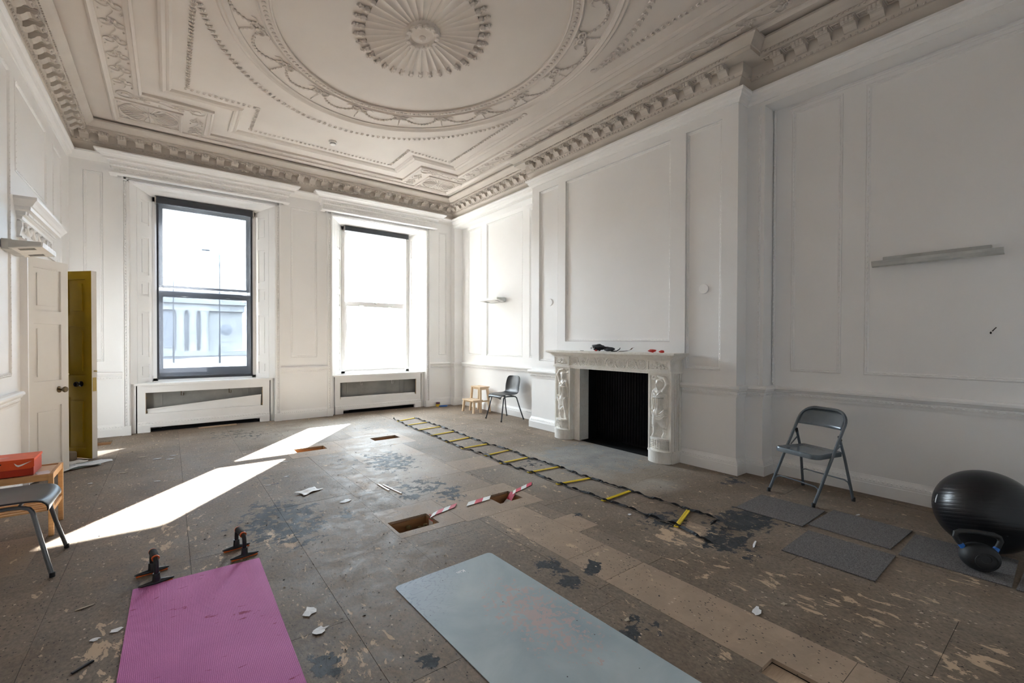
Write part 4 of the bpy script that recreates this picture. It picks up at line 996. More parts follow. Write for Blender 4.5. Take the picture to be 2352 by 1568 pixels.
def m_grey_mat():
    m, nt, b = newmat('marble_print'); mp = pos(nt, obj=True)
    n = noise(nt, mp, 2.0, 6, .55, .8); base = ramp(nt, n, 0, [(.3, (.27, .345, .385)), (.5, (.36, .43, .46)), (.7, (.45, .51, .53))])
    w = N(nt, 'ShaderNodeTexWave'); w.inputs['Scale'].default_value = 5; w.inputs['Distortion'].default_value = 11; w.inputs['Detail'].default_value = 4; w.inputs['Detail Scale'].default_value = 1.4; L(nt, pos(nt, (.6, 2.2, 1), True), 0, w, 'Vector')
    g = N(nt, 'ShaderNodeTexCoord'); sx = N(nt, 'ShaderNodeSeparateXYZ'); L(nt, g, 'Object', sx, 0)
    # dark blue ink wash towards the far left corner (printed on the mat)
    a1 = N(nt, 'ShaderNodeMath', operation='MULTIPLY_ADD'); L(nt, sx, 0, a1, 0); a1.inputs[1].default_value = -1.5; a1.inputs[2].default_value = -1.05
    a2 = N(nt, 'ShaderNodeMath', operation='MULTIPLY_ADD'); L(nt, sx, 1, a2, 0); a2.inputs[1].default_value = 1.55; L(nt, a1, 0, a2, 2)
    wr = ramp(nt, w, 0, [(.30, (0, 0, 0)), (.5, (1, 1, 1)), (.66, (0, 0, 0))]); cl = N(nt, 'ShaderNodeClamp'); L(nt, a2, 0, cl, 0)
    ml = N(nt, 'ShaderNodeMath', operation='MULTIPLY'); L(nt, wr, 0, ml, 0); L(nt, cl, 0, ml, 1)
    wash = mixc(nt, (cl, 0), (base, 0), (.15, .19, .28)); c1 = mixc(nt, (ml, 0), (wash, 2), (.055, .07, .11))
    # worn, flaking patch showing the pinkish backing
    fl_ = noise(nt, mp, 30, 6, .7, .5)
    vd = N(nt, 'ShaderNodeVectorMath', operation='DISTANCE'); mp2 = pos(nt, (2.0, 1.0, 1), True); L(nt, mp2, 0, vd, 0); vd.inputs[1].default_value = (.12*2.0, .22, 0)
    mr = N(nt, 'ShaderNodeMath', operation='MULTIPLY'); L(nt, vd, 'Value', mr, 0); mr.inputs[1].default_value = -.42; ad = N(nt, 'ShaderNodeMath', operation='ADD'); L(nt, fl_, 0, ad, 0); L(nt, mr, 0, ad, 1)
    fr_ = ramp(nt, ad, 0, [(.415, (0, 0, 0)), (.43, (1, 1, 1))]); c2 = mixc(nt, (fr_, 0), (c1, 2), (.47, .385, .375))
    v = N(nt, 'ShaderNodeTexVoronoi'); v.inputs['Scale'].default_value = 14; L(nt, mp, 0, v, 'Vector'); vr = ramp(nt, v, 'Distance', [(.04, (1, 1, 1)), (.06, (0, 0, 0))]); c3 = mixc(nt, (vr, 0), (c2, 2), (.05, .045, .045))
    L(nt, c3, 2, b, 'Base Color'); b.inputs['Roughness'].default_value = .55; bump(nt, b, fr_, 0, .15, .002)
m_grey_mat()

# ------------------------------------------------------------------ mats and carpet tiles
def mat_obj(name, x0, x1, y0, y1, t, rc, mat, label):
    hx, hy = (x1-x0)/2, (y1-y0)/2; pts = []
    for sx, sy, a0 in ((1, 1, 0), (-1, 1, 90), (-1, -1, 180), (1, -1, 270)):
        for k in range(6): a = math.radians(a0+18*k); pts.append((sx*(hx-rc)+rc*math.cos(a), sy*(hy-rc)+rc*math.sin(a)))
    o = MB().prism(pts, 'z', .0005, t).build(name, mat); o.location = ((x0+x1)/2, (y0+y1)/2, 0)
    return o
pm = mat_obj('exercise_mat', -.178, .443, 1.45, 3.26, .006, .006, 'pink_foam', ''); tag(pm, 'worn pink foam exercise mat lying in front of the push-up bars', 'exercise mat')
pm.rotation_euler = (0, 0, math.radians(-.6))
gm = mat_obj('exercise_mat', -.337, .337, -.92, .92, .004, .03, 'marble_print', ''); gm.location = (1.372, 1.50, 0); gm.rotation_euler = (0, 0, math.radians(1.8))
tag(gm, 'grey-blue marble-print exercise mat with a flaking pink patch', 'exercise mat')
def text_mesh(body, size, depth):
    c = bpy.data.curves.new('lettering', 'FONT'); c.body = body; c.size = size; c.align_x = 'CENTER'; c.extrude = depth
    o = bpy.data.objects.new('lettering_tmp', c); COL.objects.link(o); dg = bpy.context.evaluated_depsgraph_get(); me = bpy.data.meshes.new_from_object(o.evaluated_get(dg))
    bpy.data.objects.remove(o); bpy.data.curves.remove(c); me.name = 'lettering'; me.materials.clear(); return me
me_t = text_mesh('Kin', .055, .0003); me_t.materials.append(MAT['print_white'])
inst('lettering', me_t, gm, (.05, .838, .0043), math.pi, (.75, .75, 1))
def tile(cx, cy, rz, label):
    o = MB().rbox(-.25, .25, -.25, .25, .0005, .0075, .002).build('carpet_tile', 'carpet_tile'); o.location = (cx, cy, 0); o.rotation_euler = (0, 0, math.radians(rz))
    return tag(o, label, 'carpet tile', 'grey carpet tiles laid by the right wall')
tile(4.046, 1.593, 1, 'grey carpet tile right in front of the folding chair'); tile(4.120, 1.072, -2, 'grey carpet tile between the folding chair tile and the black ball, by the wall')
tile(3.513, 1.028, 1.5, 'grey carpet tile nearest the camera, set apart from the row'); tile(4.057, .533, 1.0, 'grey carpet tile under the black kettlebell'); tile(4.045, .005, -1.5, 'grey carpet tile cut off by the right edge of the picture')

# ------------------------------------------------------------------ moulded plastic chair
def plastic_chair(name, label, loc, rz, tube):
    t = thing(name, label, 'chair', loc, rz)
    P = [(.225, .408, .185, -.01), (.232, .425, .195, -.004), (.215, .442, .203, .0), (.15, .446, .212, .004), (.06, .440, .214, .012), (-.04, .434, .212, .016), (-.12, .438, .206, .016), (-.172, .462, .200, .010),
         (-.200, .510, .203, .0), (-.218, .580, .208, .0), (-.234, .660, .205, 0), (-.248, .720, .196, 0), (-.256, .755, .176, 0), (-.260, .772, .135, 0)]
    nu = 16; vs = []; fs = []; n = len(P)
    for i, (x, z, hw, lift) in enumerate(P):
        for j in range(nu+1):
            s = -1+2*j/nu; e = abs(s)**3; back = max(0, min(1, (i-6)/3)); q = s*hw
            vs.append((x+back*.045*e-(1-back)*.012*e*(i < 3), q, z+lift*abs(s)**2.5*1.2+(1-back)*0+(-.018*e if i < 2 else 0)))
    for i in range(n-1):
        for j in range(nu): a = i*(nu+1)+j; fs.append((a, a+1, a+nu+2, a+nu+1))
    o = MB().add(vs, fs).build('seat_shell', 'chair_black', t, smooth=True, angle=1.2)
    so = o.modifiers.new('thickness', 'SOLIDIFY'); so.thickness = .012; so.offset = -1
    sb = o.modifiers.new('smooth', 'SUBSURF'); sb.levels = 1; sb.render_levels = 2
    for s in (-1, 1):
        y0, y1 = s*.235, s*.165
        MB().tube([(.245, y0, .010), (.20, s*.205, .20), (.16, y1+s*.02, .385), (.145, y1+s*.012, .408), (.11, y1+s*.005, .420), (.06, y1, .422), (-.08, y1, .417), (-.115, y1+s*.005, .408), (-.135, y1+s*.012, .388), (-.18, s*.215, .20), (-.235, s*.25, .010)], .0115, 10).build('side_frame', tube, t, smooth=True)
        for x, y in ((.246, y0), (-.236, s*.25)): MB().lathe([(.001, 0), (.0135, 0), (.0135, .022), (.012, .026), (.001, .026)], (x, y, 0), 10).build('foot_cap', 'rubber_black', t, smooth=True)
    for x in (.10, -.08): MB().tube([(x, -.168, .421), (x, -.10, .425), (x, .10, .425), (x, .168, .421)], .009, 8).build('cross_bar', tube, t, smooth=True)
    return t
plastic_chair('plastic_chair', 'black plastic chair with dark thin legs in the alcove beside the wooden step stool', (4.795, 6.475, 0), math.pi, 'tube_dark')
plastic_chair('plastic_chair', 'black plastic chair seat with grey tube legs cut off by the left picture edge', (-.802, 3.975, 0), 0, 'tube_grey')

# ------------------------------------------------------------------ folding chair
fc = thing('folding_chair', 'grey metal folding chair standing by the right wall', 'chair', (4.632, 1.58, 0), math.radians(162.5))
def arc_top(w, x0, z0, x1, z1, r):
    """U-shaped tube in the leaning plane from (x0,z0) to (x1,z1): down one side, over the top"""
    d = Vector((x1-x0, 0, z1-z0)); ln = d.length; d.normalize(); pts = [Vector((x0, -w, z0))]
    pts += [Vector((x0, -w, z0))+d*(ln-r)*f for f in (.25, .5, .75, 1)]
    for k in range(1, 9):
        a = math.pi/2*k/8; pts.append(Vector((x0, -w+r*(1-math.cos(a)), z0))+d*(ln-r+r*math.sin(a)))
    return pts+[Vector((p.x, -p.y, p.z)) for p in reversed(pts)]
MB().tube(arc_top(.215, .232, .02, -.205, .785, .13), .0125, 10).build('main_frame', 'steel_grey_paint', fc, smooth=True)
for s in (-1, 1):
    MB().tube([(-.228, s*.232, .02), (-.155, s*.205, .38), (-.10, s*.20, .545)], .0115, 10).build('leg', 'steel_grey_paint', fc, smooth=True)
    for x, y in ((.240, s*.215), (-.232, s*.233)): MB().lathe([(.001, 0), (.015, 0), (.0155, .03), (.013, .034), (.001, .034)], (x, y, 0), 10).build('foot_cap', 'rubber_black', fc, smooth=True)
    MB().tube([(-.105, s*.203, .535), (-.09, s*.2, .575)], .013, 8).build('hinge_cap', 'rubber_black', fc, smooth=True)
    MB().tube([(-.02, s*.198, .43), (-.115, s*.203, .50)], .006, 6).build('stay', 'steel_grey_paint', fc)
MB().tube([(.185, -.212, .095), (.160, -.200, .135), (.155, -.17, .150), (.152, 0, .152), (.155, .17, .150), (.160, .200, .135), (.185, .212, .095)], .0065, 8).build('stretcher', 'steel_grey_paint', fc, smooth=True)
MB().tube([(-.205, -.222, .12), (-.193, -.212, .165), (-.19, -.18, .178), (-.19, .18, .178), (-.193, .212, .165), (-.205, .222, .12)], .0065, 8).build('stretcher', 'steel_grey_paint', fc, smooth=True)
# seat pan: rounded, narrower at the back, turned-down rim
pts = []
for (x, y, r, a0) in ((.20-.06, .205-.06, .06, 0), (-.17+.03, .185-.03, .03, 90), (-.17+.03, -.185+.03, .03, 180), (.20-.06, -.205+.06, .06, 270)):
    for k in range(6): a = math.radians(a0+18*k); pts.append((x+r*math.cos(a), y+r*math.sin(a)))
mb = MB(); n = len(pts); rows = [(1.0, .388), (1.0, .418), (.985, .426), (.96, .429), (.80, .423), (.4, .421)]
vs = [(p[0]*s+.015*(1-s), p[1]*s, z) for s, z in rows for p in pts]+[(.015, 0, .420)]
fs = [(i*n+k, i*n+(k+1) % n, (i+1)*n+(k+1) % n, (i+1)*n+k) for i in range(len(rows)-1) for k in range(n)]+[((len(rows)-1)*n+k, (len(rows)-1)*n+(k+1) % n, len(rows)*n) for k in range(n)]
mb.add(vs, fs).build('seat', 'steel_grey_paint', fc, smooth=True)
# curved back plate set into the top of the frame
d = Vector((-.205-.232, 0, .785-.02)); ln = d.length; d.normalize(); nb = 18; vs = []; fs = []
for j in range(7):
    f = j/6
    for k in range(nb+1):
        s = -1+2*k/nb; w = .203; along_ = ln-.185+f*.172
        top_lim = ln-.13+math.sqrt(max(0, .122**2-max(0, abs(s)*w-.085)**2)); a_ = min(along_, top_lim)
        p = Vector((.232, 0, .02))+d*a_; vs.append((p.x-.030*(1-s*s)*(.6+.4*(1-f)), s*w, p.z))
for j in range(6):
    for k in range(nb): a = j*(nb+1)+k; fs.append((a, a+1, a+nb+2, a+nb+1))
bp = MB().add(vs, fs).build('backrest', 'steel_grey_paint', fc, smooth=True, angle=1.2); so = bp.modifiers.new('thickness', 'SOLIDIFY'); so.thickness = .004

# ------------------------------------------------------------------ step stool
ss = thing('step_stool', 'pale wooden two-step stool in the alcove corner', 'step stool', (4.845, 7.495, 0), math.pi)
MB().rbox(-.205, .02, -.17, .17, .478, .50, .006).build('top_step', 'beech', ss); MB().rbox(-.03, .205, -.20, .20, .232, .252, .006).build('lower_step', 'beech', ss)
MB().rbox(-.10, -.06, -.05, .05, .499, .5008, .001).build('hand_slot', 'pine_old', ss)
def slant(mb, p, q, w, dpt):
    p = Vector(p); q = Vector(q); mb.add([p+Vector((-w/2, -dpt/2, 0)), p+Vector((w/2, -dpt/2, 0)), p+Vector((w/2, dpt/2, 0)), p+Vector((-w/2, dpt/2, 0)), q+Vector((-w/2, -dpt/2, 0)), q+Vector((w/2, -dpt/2, 0)), q+Vector((w/2, dpt/2, 0)), q+Vector((-w/2, dpt/2, 0))],
        [(0, 3, 2, 1), (4, 5, 6, 7), (0, 1, 5, 4), (1, 2, 6, 5), (2, 3, 7, 6), (3, 0, 4, 7)]); return mb
for s in (-1, 1):
    slant(MB(), (-.185, s*.205, 0), (-.165, s*.145, .478), .04, .032).build('rear_leg', 'beech', ss); slant(MB(), (.185, s*.20, 0), (.165, s*.178, .233), .04, .032).build('front_leg', 'beech', ss)
    slant(MB(), (.02, s*.19, 0), (.0, s*.148, .478), .04, .030).build('middle_leg', 'beech', ss); slant(MB(), (-.0, s*.185, .205), (-.0, s*.183, .232), .36, .018).build('side_rail', 'beech', ss)
    slant(MB(), (-.085, s*.152, .44), (-.085, s*.150, .477), .13, .016).build('side_rail', 'beech', ss)
for x, z, w in ((.165, .205, .32), (-.01, .445, .26), (-.165, .445, .26)): MB().box(x-.009, x+.009, -w/2, w/2, z, z+.03).build('rail', 'beech', ss)

# ------------------------------------------------------------------ bamboo stool, shoe box
bn = thing('slatted_stool', 'light wood two-tier stool under the orange shoe box', 'stool', (-.872, 4.715, 0))
for sx in (-1, 1):
    for sy in (-1, 1): MB().rbox(sx*.195-.014, sx*.195+.014, sy*.178-.012, sy*.178+.012, 0, .445, .003).build('leg', 'bamboo', bn)
    MB().rbox(sx*.195-.010, sx*.195+.010, -.168, .168, .40, .445, .003).build('apron', 'bamboo', bn); MB().rbox(sx*.195-.009, sx*.195+.009, -.168, .168, .165, .195, .003).build('end_rail', 'bamboo', bn)
for sy in (-1, 1): MB().rbox(-.185, .185, sy*.178-.010, sy*.178+.010, .40, .445, .003).build('apron', 'bamboo', bn)
MB().box(-.186, .186, -.169, .169, .425, .437).build('seat_panel', 'beech', bn)
for k in range(6): MB().rbox(-.19, .19, -.155+k*.062-.012, -.155+k*.062+.012, .178, .190, .003).build('slat', 'bamboo', bn)
sbx = thing('shoe_box', 'orange shoe box with white tick logos on the wooden stool', 'box', (-.905, 4.715, .4455), 0)
MB().rbox(-.165, .138, -.150, .10, 0, .10, .002).build('tray', 'box_orange_dark', sbx)
lid = MB(); lid.rbox(-.170, .142, -.155, .104, .101, .118, .002); lid.build('lid', 'box_orange', sbx)
MB().prism([(-.17, .104), (.142, .104), (.142, .062), (.125, .050), (-.15, .050), (-.17, .062)], 'y', -.1575, -.1545).build('lid_flap', 'box_orange', sbx)
hole = [(-.045+.032*math.cos(math.pi+math.pi*k/10), .098+.014*math.sin(math.pi+math.pi*k/10)) for k in range(11)]; MB().prism(hole, 'y', -.1588, -.157).build('finger_hole', 'black_void', sbx)
def swoosh(sc, o, fn):
    up = [(0, .35), (.10, .12), (.24, .02), (.45, .10), (1.0, .42)]; lo = [(.45, .22), (.28, .17), (.18, .18), (.10, .27)]
    return [fn(o[0]+x*sc, o[1]+(z)*sc) for x, z in up+lo]
MB().prism(swoosh(.085, (.045, .066), lambda a, b: (a, b)), 'y', -.1592, -.1576).build('tick_logo', 'print_white', sbx)
MB().prism(swoosh(.045, (-.05, -.05), lambda a, b: (a, b)), 'z', .118, .1186).build('tick_logo', 'print_white', sbx)
MB().box(-.02, .06, -.145, -.02, .0006, .003).build('loose_card', 'paper_white', sbx) if False else None
pcard = tag(MB().box(-.04, .03, -.06, .06, 0, .0012).build('card_slip', 'paper_white'), 'white card slip beside the orange shoe box on the stool', 'card'); pcard.location = (-.725, 4.63, .4373); pcard.rotation_euler = (0, 0, .3)

# ------------------------------------------------------------------ push-up bars
def pushup(loc, rz, label):
    t = thing('push_up_bar', label, 'push-up bar', loc, rz, 'push-up bars at the end of the pink mat')
    for s in (-1, 1):
        y = s*.086
        prof = [(-.082, .004), (-.075, .007), (-.05, .012), (-.02, .018), (0, .020), (.02, .018), (.05, .012), (.075, .007), (.082, .004)]
        mb = MB(); vs = []; fs = []; sg = 10
        for x, r in prof:
            for k in range(sg): a = 2*math.pi*k/sg; vs.append((x, y+r*.85*math.cos(a), max(.006, .012+r*.8*math.sin(a))))
        for i in range(len(prof)-1):
            for k in range(sg): fs.append((i*sg+k, i*sg+(k+1) % sg, (i+1)*sg+(k+1) % sg, (i+1)*sg+k))
        fs += [tuple(range(sg)), tuple((len(prof)-1)*sg+k for k in range(sg-1, -1, -1))]
        foot = mb.add(vs, fs).build('foot', 'plastic_black', t, smooth=True)
        MB().rbox(-.075, .075, y-.012, y+.012, .0, .006, .002).build('grip_pad', 'orange_plastic', foot)
        MB().lathe([(.021, .018), (.019, .035), (.0175, .062), (.0165, .064), (.001, .064)], (0, y, 0), 14).build('socket', 'plastic_black', t, smooth=True)
        MB().tube([(0, y, .055), (0, y, .085), (0, s*.084, .105), (0, s*.078, .124), (0, s*.066, .136), (0, s*.050, .140)], .0125, 12).build('upright', 'plastic_black', t, smooth=True)
        MB().tube([(0, s*.052, .1395), (0, s*.060, .1375)], .0195, 14).build('ring', 'orange_plastic', t, smooth=True)
    n = 22; MB().tube([(0, -.050+.1*k/n, .140) for k in range(n+1)], [.0185+.0012*(k % 2) for k in range(n+1)], 14).build('foam_grip', 'foam_grey', t, smooth=True)
    return t
pushup((-.077, 3.355, 0), math.radians(8), 'black push-up bar with orange rings at the left corner of the pink mat')
pushup((.366, 3.415, 0), math.radians(9), 'black push-up bar with orange rings at the right corner of the pink mat')

# ------------------------------------------------------------------ agility ladder
RUNG = [((3.142,7.353),(3.544,7.494)),((3.073,6.908),(3.522,6.969)),((3.061,6.426),(3.52,6.484)),((3.057,5.95),(3.5,6.016)),((3.028,5.44),(3.456,5.504)),((3.003,4.992),(3.436,5.006)),((3.054,4.514),(3.468,4.559)),((2.994,4.124),(3.427,4.133)),((3.026,3.656),(3.442,3.612)),((3.006,3.184),(3.413,3.121)),((3.014,2.612),(3.425,2.631)),((3.028,1.912),(3.43,2.046))]
al = thing('agility_ladder', 'agility ladder of yellow rungs and black straps laid along the floor', 'agility ladder', (3.23, 4.6, 0))
me_r = MB().rbox(-.222, .222, -.017, .017, .006, .0105, .002); me_r.box(-.222, .222, -.012, -.006, .0105, .0125); me_r.box(-.222, .222, .006, .012, .0105, .0125)
for e in (-1, 1): me_r.box(*sorted((e*.198, e*.205)), -.010, .010, .0106, .0135)
me_r = me_r.mesh('rung'); me_r.materials.append(MAT['yellow_plastic'])
for a, b in RUNG:
    r_ = inst('rung', me_r, al, ((a[0]+b[0])/2-3.23, (a[1]+b[1])/2-4.6, 0), math.atan2(b[1]-a[1], b[0]-a[0]))
    for e in (-1, 1):
        MB().cbox((e*.201, 0, .0128), (.012, .024, .003)).build('clip', 'rubber_black', r_)
def ribbon(pts, name, par, seed, wd=.024):
    """twisted flat strap"""
    rg = random.Random(seed); P = [Vector(p) for p in pts]; vs = []; fs = []; ph = 0; fine = []
    for a, b in zip(P[:-1], P[1:]):
        n = max(3, int((b-a).length/.022))
        for k in range(n): fine.append(a+(b-a)*(k/n))
    fine.append(P[-1]); tw = 0; ph2 = rg.random()*6
    for i, p in enumerate(fine):
        d = (fine[min(i+1, len(fine)-1)]-fine[max(i-1, 0)]).normalized(); s = Vector((-d.y, d.x, 0)); s = s.normalized() if s.length > 1e-6 else Vector((1, 0, 0))
        tw = 1.15*math.sin(i*.42+ph2)+.5*math.sin(i*1.1); w = s*math.cos(tw)*wd/2+Vector((0, 0, 1))*math.sin(tw)*wd*.45
        c = p+Vector((0, 0, .008+abs(math.sin(tw))*wd*.42))+s*.006*math.sin(i*.33+ph2)
        vs += [c-w, c+w]
    for i in range(len(fine)-1): fs.append((2*i, 2*i+1, 2*i+3, 2*i+2))
    o = MB().add(vs, fs).build(name, 'webbing_black', par, fix=False); so = o.modifiers.new('thickness', 'SOLIDIFY'); so.thickness = .0025; return o
o3 = Vector((3.23, 4.6, 0)); lf = [(a[0]+.02, a[1], 0) for a, b in RUNG]; rt = [(b[0]-.02, b[1], 0) for a, b in RUNG]
lf = [(3.125, 7.50, .03), (3.105, 7.47, .035), (3.13, 7.43, .01)]+lf+[(3.02, 1.80, 0), (2.99, 1.68, 0), (2.972, 1.60, 0)]
rt = rt+[(3.42, 1.90, 0), (3.40, 1.80, .0), (3.33, 1.75, .02), (3.25, 1.755, .005)]
ribbon([Vector(p)-o3 for p in lf], 'strap', al, 1); ribbon([Vector(p)-o3 for p in rt], 'strap', al, 2)

# ------------------------------------------------------------------ exercise ball, kettlebell
R0 = .266
prof = []
for k in range(241):
    a = math.pi*k/240; z = -math.cos(a)*R0; r = math.sin(a)*R0; g = 0
    if .22*R0*2 < (z+R0) < .83*R0*2: g = -.0009*max(0, math.cos(2*math.pi*(z/.0235)))**6
    prof.append((max(.0005, r+g*math.sin(a)), z))
M = Matrix.Rotation(math.radians(14), 3, 'Y') @ Matrix.Rotation(math.radians(-10), 3, 'X')
ball = thing('exercise_ball', 'large glossy black exercise ball against the right wall', 'exercise ball', (4.370, .444, 0))
bb = MB().lathe(prof, (0, 0, R0), 96, M).build('ball', 'gloss_black', ball, smooth=True, angle=3)
pm_ = MB()
bc = Vector((4.370, .444, R0)); 
for i, (da, dz, wv, hv) in enumerate(((0, .042, .006, .010), (0, .030, .012, .008), (0, .018, .012, .009), (.002, .006, .014, .009), (0, -.008, .012, .012), (0, -.022, .010, .010))):
    dirv = Vector((-.50, .82+da, .16+dz*3)).normalized(); p = dirv*(R0+.0006); t1 = Vector((dirv.y, -dirv.x, 0)).normalized(); t2 = t1.cross(dirv)
    for q in range(2): c = p+t1*(q*.006-.003); pm_.add([c-t1*wv*.2-t2*hv*.45, c+t1*wv*.2-t2*hv*.45, c+t1*wv*.2+t2*hv*.45, c-t1*wv*.2+t2*hv*.45], [(0, 1, 2, 3)])
pm_.v = [(x, y, z+R0) for x, y, z in pm_.v]; pm_.build('printed_mark', 'print_white', ball, fix=False)
kb = thing('kettlebell', 'black kettlebell with blue collars in front of the exercise ball', 'kettlebell', (3.945, .43, .0075), math.radians(-58))
kb.scale = (.86, .86, .86)
# local x runs along the handle; the weight leans towards the camera
MB().lathe([(.001, -.078), (.060, -.078), (.088, -.062), (.106, -.030), (.110, 0), (.106, .030), (.088, .062), (.060, .078), (.030, .080), (.028, .076), (.001, .076)], (0, -.02, .0975), 28, Matrix.Rotation(math.radians(80), 3, 'X') @ Matrix.Diagonal((1, .88, 1))).build('weight', 'rubber_black', kb, smooth=True)
for k, r_ in enumerate((.062, .048)): MB().tube([(r_*math.cos(a), -.100+.004*k, .0975+.88*r_*math.sin(a)) for a in [j*2*math.pi/28 for j in range(28)]], .0022, 5, closed=True).build('embossed_ring', 'rubber_black', kb, smooth=True)
hp = [(-.088, -.01, .150), (-.112, .0, .185), (-.126, .006, .215), (-.120, .010, .240), (-.095, .012, .252), (0, .014, .258), (.095, .012, .252), (.120, .010, .240), (.126, .006, .215), (.112, .0, .185), (.088, -.01, .150)]
MB().tube(hp, [.015, .016, .017, .018, .018, .018, .018, .018, .017, .016, .015], 12).build('handle', 'rubber_black', kb, smooth=True)
for s in (-1, 1): MB().tube([(s*.086, -.012, .147), (s*.100, -.005, .168)], .0185, 12).build('collar', 'blue_plastic', kb, smooth=True)
# ------------------------------------------------------------------ wall lights
def uplight(loc, rz, ln, dep, label):
    """metal uplighter: local x along the wall, y out of the wall"""
    t = thing('wall_light', label, 'wall light', loc, rz)
    h = ln/2
    # tray: flat underside rising to a front lip
    mb = MB().add([(-h, .05, 0), (h, .05, 0), (h+.01, dep, .035), (-h-.01, dep, .035), (-h, .05, .006), (h, .05, .006), (h+.01, dep-.002, .042), (-h-.01, dep-.002, .042)],
        [(0, 1, 2, 3), (7, 6, 5, 4), (0, 4, 5, 1), (1, 5, 6, 2), (2, 6, 7, 3), (3, 7, 4, 0)])
    mb.build('tray', 'lamp_white', t)
    MB().add([(-h-.012, dep-.006, .030), (h+.012, dep-.006, .030), (h+.012, dep+.004, .032), (-h-.012, dep+.004, .032), (-h-.012, dep-.004, .072), (h+.012, dep-.004, .072), (h+.012, dep+.008, .072), (-h-.012, dep+.008, .072)],
        [(0, 3, 2, 1), (4, 5, 6, 7), (0, 1, 5, 4), (1, 2, 6, 5), (2, 3, 7, 6), (3, 0, 4, 7)]).build('front_lip', 'lamp_white', t)
    for s in (-1, 1):
        MB().add([(s*h, .05, .0), (s*(h+.01), dep, .032), (s*(h+.01), dep, .072), (s*h, .05, .072), (s*(h-.006), .05, .0), (s*(h+.004), dep, .032), (s*(h+.004), dep, .072), (s*(h-.006), .05, .072)],
            [(0, 1, 2, 3), (7, 6, 5, 4), (0, 4, 5, 1), (1, 5, 6, 2), (2, 6, 7, 3), (3, 7, 4, 0)]).build('end_cheek', 'lamp_grey', t)
        for k in range(5):
            x = s*(h-.055-k*.020); y0 = dep*.38; y1 = dep*.78
            z = lambda y: (y-.05)/(dep-.05)*.035-.0012
            MB().add([(x-.003, y0, z(y0)), (x+.003, y0, z(y0)), (x+.003, y1, z(y1)), (x-.003, y1, z(y1)), (x-.003, y0, z(y0)+.001), (x+.003, y0, z(y0)+.001), (x+.003, y1, z(y1)+.001), (x-.003, y1, z(y1)+.001)],
                [(0, 3, 2, 1), (4, 5, 6, 7), (0, 1, 5, 4), (1, 2, 6, 5), (2, 3, 7, 6), (3, 0, 4, 7)]).build('vent_slot', 'black_void', t)
    MB().rbox(-h*.82, h*.82, 0, .06, -.004, .085, .004).build('wall_box', 'lamp_grey', t)
    return t
uplight((XR-.02, 7.145, 2.155), math.pi/2, .57, .245, 'small white metal uplighter on the bright alcove wall above the stool')
uplight((XL+.0, 5.715, 2.155), -math.pi/2, .53, .245, 'white metal uplighter on the left wall cut off by the picture edge')
rl = thing('wall_light', 'long grey metal uplighter on the shaded right wall', 'wall light', (XR, .84, 2.08), math.pi/2)
pr = [(.055, .0), (.075, -.004), (.095, .006), (.108, .028), (.112, .05), (.108, .05), (.102, .03), (.09, .011), (.075, .002), (.055, .006)]
MB().prism(pr, 'x', -.405, .405).build('reflector', 'lamp_grey', rl); MB().rbox(-.335, .335, .0, .06, .01, .085, .004).build('wall_box', 'lamp_grey', rl)
# blanking discs on the chimney breast
for (y, z, r_, lb) in ((2.68, 1.993, .056, 'white round blanking plate on the chimney breast right of the fireplace'), (5.227, 2.013, .056, 'white round blanking plate on the chimney breast left of the fireplace')):
    o = MB().lathe([(.001, 0), (r_, 0), (r_, .006), (r_*.93, .010), (.001, .011)], (0, 0, 0), 32, Matrix.Rotation(math.radians(-90), 3, 'Y')).build('blanking_plate', 'trim_paint', smooth=True)
    o.location = (XB+.03, y, z); tag(o, lb, 'wall plate')
# smoke detector
sd = thing('smoke_detector', 'white smoke detector on the ceiling', 'smoke detector', (1.98, 7.07, ZC), 0)
MB().lathe([(.001, 0), (.058, 0), (.058, -.022), (.052, -.026), (.001, -.026)], (0, 0, 0), 24).build('base', 'detector_white', sd, smooth=True)
MB().lathe([(.001, -.026), (.040, -.026), (.044, -.034), (.044, -.044), (.036, -.054), (.012, -.058), (.001, -.058)], (0, 0, 0), 24).build('sensor', 'detector_white', sd, smooth=True)
MB().lathe([(.0455, -.036), (.0455, -.041), (.040, -.041), (.040, -.036)], (0, 0, 0), 24).build('vent_ring', 'rubber_black', sd)

# ------------------------------------------------------------------ things on the mantelpiece
def crumple(name, mat, c, r, seed, label=None, cat=None, par=None, amp=.35):
    rg = np.random.RandomState(seed); mb = MB().blob((0, 0, 0), (1, 1, 1), 22, 14); v = np.array(mb.v)
    ks = rg.normal(0, 3.6, (9, 3)); ph = rg.uniform(0, 6, 9); d = sum(np.sin(v@ks[i]+ph[i])+.6*np.abs(np.sin(v@ks[i]*1.7+ph[i]*2))-.4 for i in range(9))/6
    v = v*(1+amp*d[:, None])*np.array(r); v[:, 2] -= v[:, 2].min(); mb.v = [tuple(p) for p in v]
    o = mb.build(name, mat, par, smooth=True, angle=.5); o.location = c
    if label: tag(o, label, cat)
    return o
ZS = 1.2697
bag = thing('fabric_pouch', 'crumpled black fabric pouch with white and red marks on the mantelpiece', 'pouch', (4.56, 4.03, ZS+.002), math.pi/2)
crumple('body', 'webbing_black', (.02, 0, 0), (.125, .055, .046), 4, par=bag, amp=.42)
crumple('flap', 'webbing_black', (-.16, .0, 0), (.075, .035, .030), 9, par=bag, amp=.5)
MB().tube([(-.19, -.01, .006), (-.23, .0, .004), (-.29, .005, .006), (-.33, .0, .03), (-.345, 0, .05)], [.010, .008, .007, .006, .003], 6).build('strap', 'webbing_black', bag, smooth=True)
